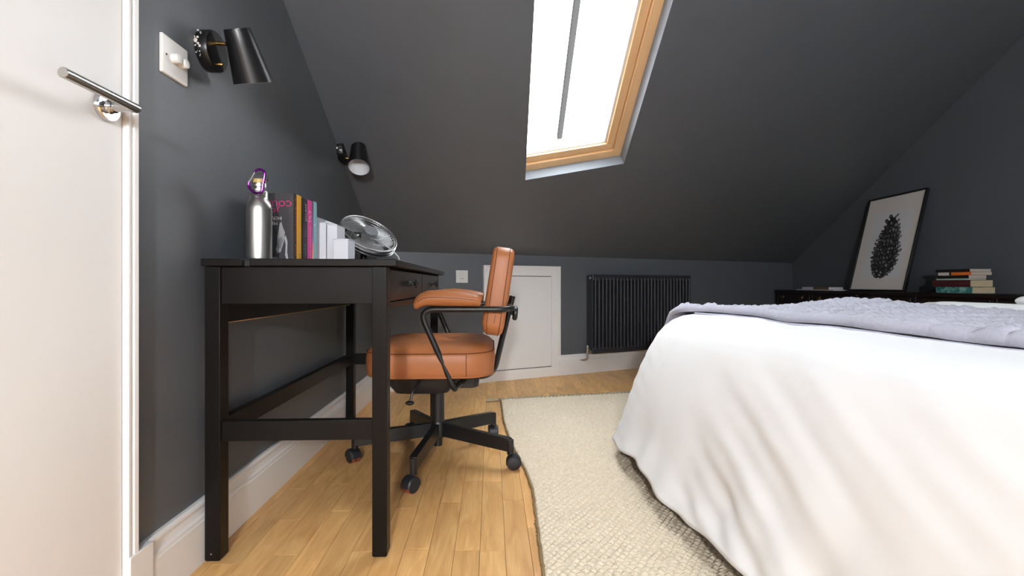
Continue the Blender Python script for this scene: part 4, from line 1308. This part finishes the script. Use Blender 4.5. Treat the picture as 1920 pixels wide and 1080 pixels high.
def boxed(nm, x0, x1, y0, y1, h, label):
    t = thing(nm, ((x0+x1)/2, (y0+y1)/2, DT), label, 'box', 'white boxes on the desk')
    MB().box(x0, x1, y0, y1, DT+0.0004, DT+h-0.003).build('body', M['card'], t, bevel=0.0015)
    MB().box(x0-0.0008, x1+0.0008, y0-0.0008, y1+0.0008, DT+h-0.003, DT+h).build('lid', M['card'], t, bevel=0.001)
boxed('paper_box', -0.546, -0.513, 1.603, 1.690, 0.136, 'middle white box standing between the file and the small white box')
boxed('paper_box', -0.498, -0.452, 1.520, 1.596, 0.081, 'smallest white box at the front of the white boxes on the desk')

# ------------------------------------------------------------------ desk fan
FC = Vector((-0.460, 1.800, 0.868))
FA = Vector((0.50, -0.46, 0.735)).normalized()
FN = thing('desk_fan', (FC.x-0.02, FC.y+0.02, DT), 'small metal desk fan tilted upwards behind the white boxes', 'fan')
Q = FA.to_track_quat('Z', 'X').to_matrix().to_4x4()
FT = Matrix.Translation(FC) @ Q
Rf = 0.108
def frp(r, a, h): return (r*math.cos(a), r*math.sin(a), h)
b = MB(FT)
for rr_, hh in ((Rf, 0.0), (Rf-0.002, 0.012), (Rf, -0.012)):
    b.tube([frp(rr_, 2*PI*i/56, hh) for i in range(56)], 0.0028, 8, closed=True)
b.build('rim', M['wire'], FN)
def cage(sgn, name, spokes, swirl):
    b = MB(FT)
    for k in range(spokes):
        a0 = 2*PI*k/spokes
        pts = []
        for j in range(7):
            t = j/6; r = 0.027+(Rf-0.028)*t
            pts.append(frp(r, a0+swirl*t, sgn*(0.010+0.014*(1-t**2.2))))
        b.tube(pts, 0.0009, 5, cap=False)
    for rr_ in (0.05, 0.078, 0.1):
        t = (rr_-0.027)/(Rf-0.028)
        b.tube([frp(rr_, 2*PI*i/40, sgn*(0.0095+0.014*(1-t**2.2))) for i in range(40)], 0.0008, 5, closed=True)
    return b.build(name, M['wire'], FN, angle=60)
cage(1, 'front_grille', 44, 0.85)
cage(-1, 'rear_grille', 48, 0.6)
b = MB(FT); b.lathe([(Rf-0.004, -0.013), (Rf-0.003, -0.012), (Rf-0.003, 0.001), (Rf-0.005, 0.001), (Rf-0.006, -0.011), (Rf-0.03, -0.016), (Rf-0.03, -0.017)], (0, 0, 0), (0, 0, 1), 56, cap=False)
b.build('shroud', M['black_plastic'], FN)
b = MB(FT); b.lathe([(0.028, 0.018), (0.028, 0.026), (0.026, 0.0285), (0.0, 0.0295)], (0, 0, 0), (0, 0, 1), 32)
b.build('badge', flat('grey_badge', (120, 122, 126), 0.4), FN)
b = MB(FT); b.lathe([(0.0, 0.014), (0.018, 0.014), (0.024, 0.010), (0.025, -0.010), (0.018, -0.014)], (0, 0, 0), (0, 0, 1), 24)
b.build('hub', M['fanblade'], FN)
for k in range(3):
    a0 = 2*PI*k/3+0.4
    def bl(u, v):
        r = 0.022+0.083*u; wv = (0.45+0.42*math.sin(PI*min(1, u*0.9+0.1)))
        a = a0+(v-0.5)*2*wv+0.25*u
        return frp(r, a, 0.008*(v-0.5)*2*(0.6+0.4*u))
    b = MB(FT); b.grid(bl, 10, 10)
    o = b.build('blade', M['fanblade'], FN, angle=80)
    sd = o.modifiers.new('thickness', 'SOLIDIFY'); sd.thickness = 0.0015
b = MB(FT); b.lathe([(0.0, -0.070), (0.028, -0.068), (0.036, -0.060), (0.038, -0.030), (0.034, -0.022), (0.0, -0.020)], (0, 0, 0), (0, 0, 1), 26)
b.build('motor_housing', M['black_plastic'], FN)
# U-shaped stand reaching down to the table, and its foot ring
bk_ = FT @ Vector((0, 0, -0.045))
sx = Vector((FA.y, -FA.x, 0)).normalized()
b = MB()
pl_ = [bk_+sx*0.050, bk_+sx*0.056+Vector((0, 0, -0.03))]
fz = DT+0.006
cfoot = Vector((bk_.x+0.02, bk_.y-0.02, fz))
b.cyl(Vector((bk_.x, bk_.y, fz)), bk_, 0.014, 0.012, n=16)
b.tube([cfoot+Vector((0.080*math.cos(2*PI*i/40), 0.080*math.sin(2*PI*i/40), 0)) for i in range(40)], 0.0055, 8, closed=True)
b.tube([cfoot+sx*0.08, cfoot-sx*0.08], 0.0055, 8)
b.lathe([(0.0, 0.0), (0.030, 0.0), (0.030, 0.010), (0.016, 0.018)], (bk_.x, bk_.y, DT+0.001), (0, 0, 1), 24)
b.build('stand', M['black_metal'], FN)
# pale cable from the fan along the desk front
b = MB()
pts = smooth_path([FT @ Vector((0.112, 0.0, -0.016)), Vector((-0.350, 1.745, 0.80)), Vector((-0.338, 1.737, 0.768)), Vector((-0.332, 1.745, 0.7560)), Vector((-0.318, 1.80, 0.7535)), Vector((-0.30, 1.95, 0.7535)), Vector((-0.31, 2.10, 0.7535))], 6)
b.tube(pts, 0.0022, 8)
b.build('cable', M['cord'], FN, label='pale mains cable')
